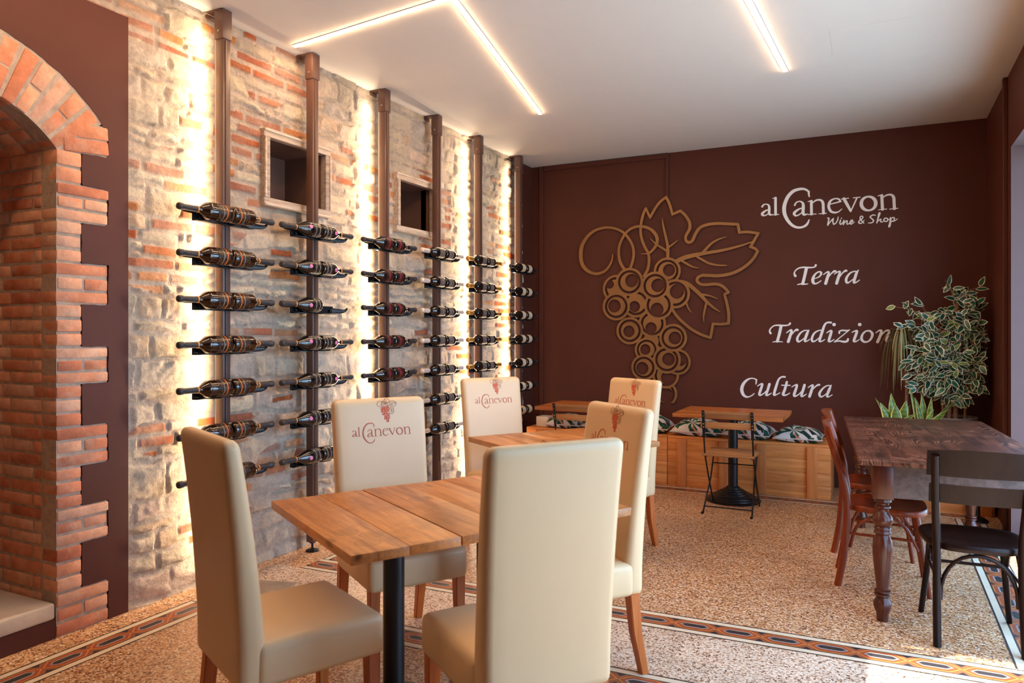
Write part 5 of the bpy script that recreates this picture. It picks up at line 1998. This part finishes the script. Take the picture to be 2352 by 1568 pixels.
# variegated fig tree
root = thing("variegated_fig_tree", "tall bushy fig tree with white edged leaves in the back right corner", "plant", (0.535, 6.98, BZ))
make_pot(root, 0.185, 0.275, M_pot_grey)
bm = bm_new()
tips = []
zt0 = 0.25
trunks = [((-0.02, 0.0), (-0.05, 0.03, 0.75), 0.016), ((0.03, 0.02), (0.04, 0.02, 0.95), 0.019), ((-0.06, -0.02), (-0.14, -0.04, 0.72), 0.010), ((0.09, -0.02), (0.14, -0.03, 0.80), 0.010)]
branches = []
for (x, y), (tx, ty, tz), r in trunks:
    pts = spline([(x, y, zt0), (x * 1.3 + rp.uniform(-.02, .02), y, zt0 + tz * 0.35), (x + (tx - x) * 0.7, y + (ty - y) * 0.7, zt0 + tz * 0.7), (tx, ty, zt0 + tz)], 6)
    n = len(pts)
    add_tube(bm, pts, [r * (1 - 0.55 * i / n) for i in range(n)], 8)
    for k in range(26):
        t = rp.uniform(0.10, 1.0)
        p0 = Vector(pts[int(t * (n - 1))])
        a = rp.uniform(0, 2 * PI)
        hgt = p0.z - zt0
        spread = 0.16 + 0.27 * math.sin(min(1, max(0, hgt / 1.05)) * PI) ** 0.7
        L = rp.uniform(0.4, 1.0) * spread
        e = p0 + Vector((math.cos(a) * L, math.sin(a) * L * 0.55, rp.uniform(0.02, 0.26)))
        e.y = min(e.y, 0.28)
        e.x = max(-0.44, min(e.x, 0.20))
        e.z = min(e.z, 1.46 - 0.5 * abs(e.x + 0.05))
        mid = (p0 + e) / 2 + Vector((0, 0, 0.05))
        q = spline([tuple(p0), tuple(mid), tuple(e)], 4)
        add_tube(bm, q, [0.0045 - 0.003 * i / len(q) for i in range(len(q))], 5)
        branches.append([Vector(w) for w in q])
obj("trunk", bm, M_bark, root)
bm = bm_new()
ly = bm.verts.layers.float_color.new("leafcol")
for q in branches:
    for k in range(rp.randint(7, 10)):
        t = rp.uniform(0.3, 1.0)
        b = q[int(t * (len(q) - 1))] + Vector((rp.uniform(-.015, .015), rp.uniform(-.015, .015), rp.uniform(-.015, .015)))
        d = 0.6 * (q[-1] - q[0]).normalized() + Vector((rp.uniform(-1, 1), rp.uniform(-0.7, 0.4), rp.uniform(-1.5, 0.3)))
        tip = b + d.normalized() * 0.07
        if tip.x > 0.240 or tip.y > 0.34:
            continue
        g = rp.uniform(0.7, 1.25)
        cen = lin(36 * g, 86 * g, 62 * g)
        if rp.random() < 0.10:
            cen = lin(120, 150, 70)
        add_leaf(bm, ly, b, d, rp.uniform(0.070, 0.105), rp.uniform(0.034, 0.048), Vector((rp.uniform(-.7, .7), -1.0, rp.uniform(-0.1, 1.0))), cen, lin(246, 240, 208), rim=0.70)
obj("foliage", bm, M_leaf, root, angle=180)

# ponytail palm: thin stem, drooping strap leaves
root = thing("dracaena", "slender dracaena with drooping strap leaves over the word Tradizione", "plant", (0.20, 7.10, BZ))
for o_ in ():
    pass
make_pot(root, 0.10, 0.20, M_pot_terra)
bm = bm_new()
zc = 1.375 - BZ
add_tube(bm, spline([(0.01, 0, 0.17), (0.015, 0, 0.45), (0.0, 0, 0.7), (-0.02, 0, zc - 0.01)], 6), [0.014 - 0.006 * i / 18 for i in range(19)], 8)
obj("stem", bm, M_bark, root)
bm = bm_new()
ly = bm.verts.layers.float_color.new("leafcol")
for k in range(95):
    a = rp.uniform(0, 2 * PI)
    out = rp.uniform(0.05, 0.15)
    drop = rp.uniform(0.12, 0.50) if k > 12 else rp.uniform(-0.1, 0.12)
    ca, sa = math.cos(a), math.sin(a) * 0.8
    b = Vector((-0.02, 0, zc + rp.uniform(-0.02, 0.03)))
    pts = spline([tuple(b), (b.x + ca * out * 0.5, b.y + sa * out * 0.5, b.z + 0.05), (b.x + ca * out, b.y + sa * out, b.z - drop * 0.25), (b.x + ca * out * 1.25, b.y + sa * out * 1.25, b.z - drop)], 4)
    w = rp.uniform(0.008, 0.014)
    g = rp.uniform(0.75, 1.25)
    colr = lin(*(c * g for c in rp.choice([(132, 140, 98), (150, 146, 108), (110, 130, 90), (168, 150, 112)])))
    side = Vector((-sa, ca, 0))
    n = len(pts)
    prev = None
    for i, q in enumerate(pts):
        q = Vector(q)
        q.y = min(q.y, 0.235)
        ww = w * (1 - (i / (n - 1)) ** 2) + 0.0006
        r = [bm.verts.new(q - side * ww), bm.verts.new(q + Vector((0, 0, -0.002))), bm.verts.new(q + side * ww)]
        for v in r:
            v[ly] = colr
        if prev:
            bm.faces.new((prev[0], prev[1], r[1], r[0]))
            bm.faces.new((prev[1], prev[2], r[2], r[1]))
        prev = r
obj("foliage", bm, M_leaf, root, angle=180)


def snake_plant(label, x, y, blades, potr=0.11, poth=0.20):
    root = thing("snake_plant", label, "plant", (x, y, BZ), 0, "snake plants behind the dark table")
    make_pot(root, potr, poth, M_pot_terra)
    bm = bm_new()
    ly = bm.verts.layers.float_color.new("leafcol")
    for (bx_, by_, tx, ty, L, W, tw) in blades:
        base = Vector((bx_, by_, poth * 0.9))
        tip = Vector((tx, ty, 0))
        g = rp.uniform(0.8, 1.2)
        cen, edge = lin(84 * g, 112 * g, 40 * g), lin(232, 222, 130)
        cen2 = lin(116 * g, 142 * g, 60 * g)
        n = 12
        prev = None
        for i in range(n + 1):
            t = i / n
            c = base + Vector((tip.x * t ** 1.5, tip.y * t ** 1.5, 0.86 * L * t - 0.10 * (abs(tip.x)) * t * t))
            w = W * (0.55 + 0.45 * math.sin(PI * min(1, t * 1.15 + 0.05))) * (1 if t < 0.7 else math.sqrt(max(0.0, (1 - t) / 0.3))) + 0.0008
            ang = tw + 0.5 * t
            s = Vector((math.cos(ang), math.sin(ang) * 0.6, 0))
            nrm = Vector((-s.y, s.x, 0))
            r = []
            for u in (-1, -0.80, -0.76, 0, 0.76, 0.80, 1):
                v = bm.verts.new(c + s * (u * w) + nrm * (-0.3 * w * (1 - u * u)))
                v[ly] = edge if abs(u) >= 0.80 else (cen if i % 2 else cen2)
                r.append(v)
            if prev:
                for k in range(6):
                    bm.faces.new((prev[k], prev[k + 1], r[k + 1], r[k]))
            prev = r
    obj("blades", bm, M_leaf, root, angle=180)


snake_plant("broad leaved snake plant with yellow margins at the left of the plant group", 0.135, 6.86,
            [(-0.05, -0.03, -0.07, -0.02, 0.24, 0.042, 0.3), (0.0, -0.05, -0.01, -0.02, 0.22, 0.042, -0.1), (0.04, -0.02, 0.03, 0, 0.26, 0.035, -0.4), (-0.02, 0.03, -0.02, 0.02, 0.32, 0.036, 0.2),
             (-0.06, 0.02, -0.10, 0.02, 0.28, 0.022, 0.5), (0.05, 0.03, 0.05, 0.0, 0.22, 0.03, 0.0), (0.02, -0.06, 0.12, -0.02, 0.16, 0.03, -0.5)])
snake_plant("narrow leaved snake plant with long leaning blades below the fig tree", 0.335, 6.83,
            [(-0.05, 0.0, -0.06, 0, 0.40, 0.018, 0.4), (-0.02, -0.02, -0.05, 0, 0.30, 0.022, 0.1), (0.0, 0.02, -0.02, 0, 0.33, 0.028, 0.2), (0.03, 0.0, 0.02, 0, 0.30, 0.020, -0.3),
             (0.05, -0.02, 0.20, -0.02, 0.34, 0.020, 0.7), (0.06, 0.01, 0.24, -0.02, 0.36, 0.018, 0.8), (0.04, -0.04, 0.13, -0.03, 0.22, 0.036, 0.3), (0.01, -0.05, 0.05, -0.02, 0.20, 0.024, 0.1)])
# ------------------------------------------------------------------ daylight, sun, camera
w = bpy.data.worlds.new("sky")
bpy.context.scene.world = w
w.use_nodes = True
bg = w.node_tree.nodes["Background"]
# open sky above the horizon, pale sunlit square below it
wt_ = w.node_tree
tcw = wt_.nodes.new("ShaderNodeTexCoord")
sw = wt_.nodes.new("ShaderNodeSeparateXYZ")
wt_.links.new(tcw.outputs["Generated"], sw.inputs[0])
gt = math_n(wt_, "GREATER_THAN", sw.outputs[2], 0.0)
wt_.links.new(mixc(wt_, gt, (3.0, 4.3, 5.4, 1), (3.5, 5.7, 8.7, 1)), bg.inputs["Color"])
bg.inputs["Strength"].default_value = 1.0
S = bpy.data.lights.new("sun", "SUN")
S.energy = 14.0
S.angle = math.radians(0.6)
S.color = (1.0, 0.96, 0.90)
so = bpy.data.objects.new("sun", S)
C.objects.link(so)
d = Vector((-0.428 * 0.958, -0.428 * 0.287, -0.904))
so.rotation_euler = d.to_track_quat("-Z", "Y").to_euler()
so.location = (4, 5, 6)


def portal(name, loc, sx, sy, direc):
    L = bpy.data.lights.new(name, "AREA")
    L.shape = "RECTANGLE"
    L.size, L.size_y = sx, sy
    L.cycles.is_portal = True
    o = bpy.data.objects.new(name, L)
    C.objects.link(o)
    o.location = loc
    o.rotation_euler = Vector(direc).to_track_quat("-Z", "Y").to_euler()


portal("window_portal", (WALL_R + T + 0.02, (W1[0] + W1[1]) / 2, 1.35), W1[1] - W1[0], 2.7, (-1, 0, 0))
portal("window_portal", (WALL_R + T + 0.02, (W2[0] + W2[1]) / 2, 1.35), W2[1] - W2[0], 2.7, (-1, 0, 0))

cam = bpy.data.cameras.new("camera")
cam.sensor_width = 36.0
cam.lens = 36.0 * F / 2352.0
cam.shift_y = -(784 - CY) / 2352.0
cam.clip_start = 0.05
cam.dof.use_dof = True
cam.dof.focus_distance = 5.2
cam.dof.aperture_fstop = 4.0
co_ = bpy.data.objects.new("camera", cam)
C.objects.link(co_)
co_.location = (0, 0, H)
co_.rotation_euler = (PI / 2, 0, math.atan2(-FX, FY))
sc = bpy.context.scene
sc.camera = co_
sc.view_settings.view_transform = "Standard"
sc.view_settings.look = "None"
sc.view_settings.gamma = 1.0
sc.view_settings.exposure = 0.16
sc.cycles.max_bounces = 8
sc.cycles.diffuse_bounces = 5
sc.cycles.glossy_bounces = 3
sc.cycles.transmission_bounces = 2
sc.cycles.caustics_reflective = False
sc.cycles.caustics_refractive = False
sc.cycles.sample_clamp_indirect = 6.0
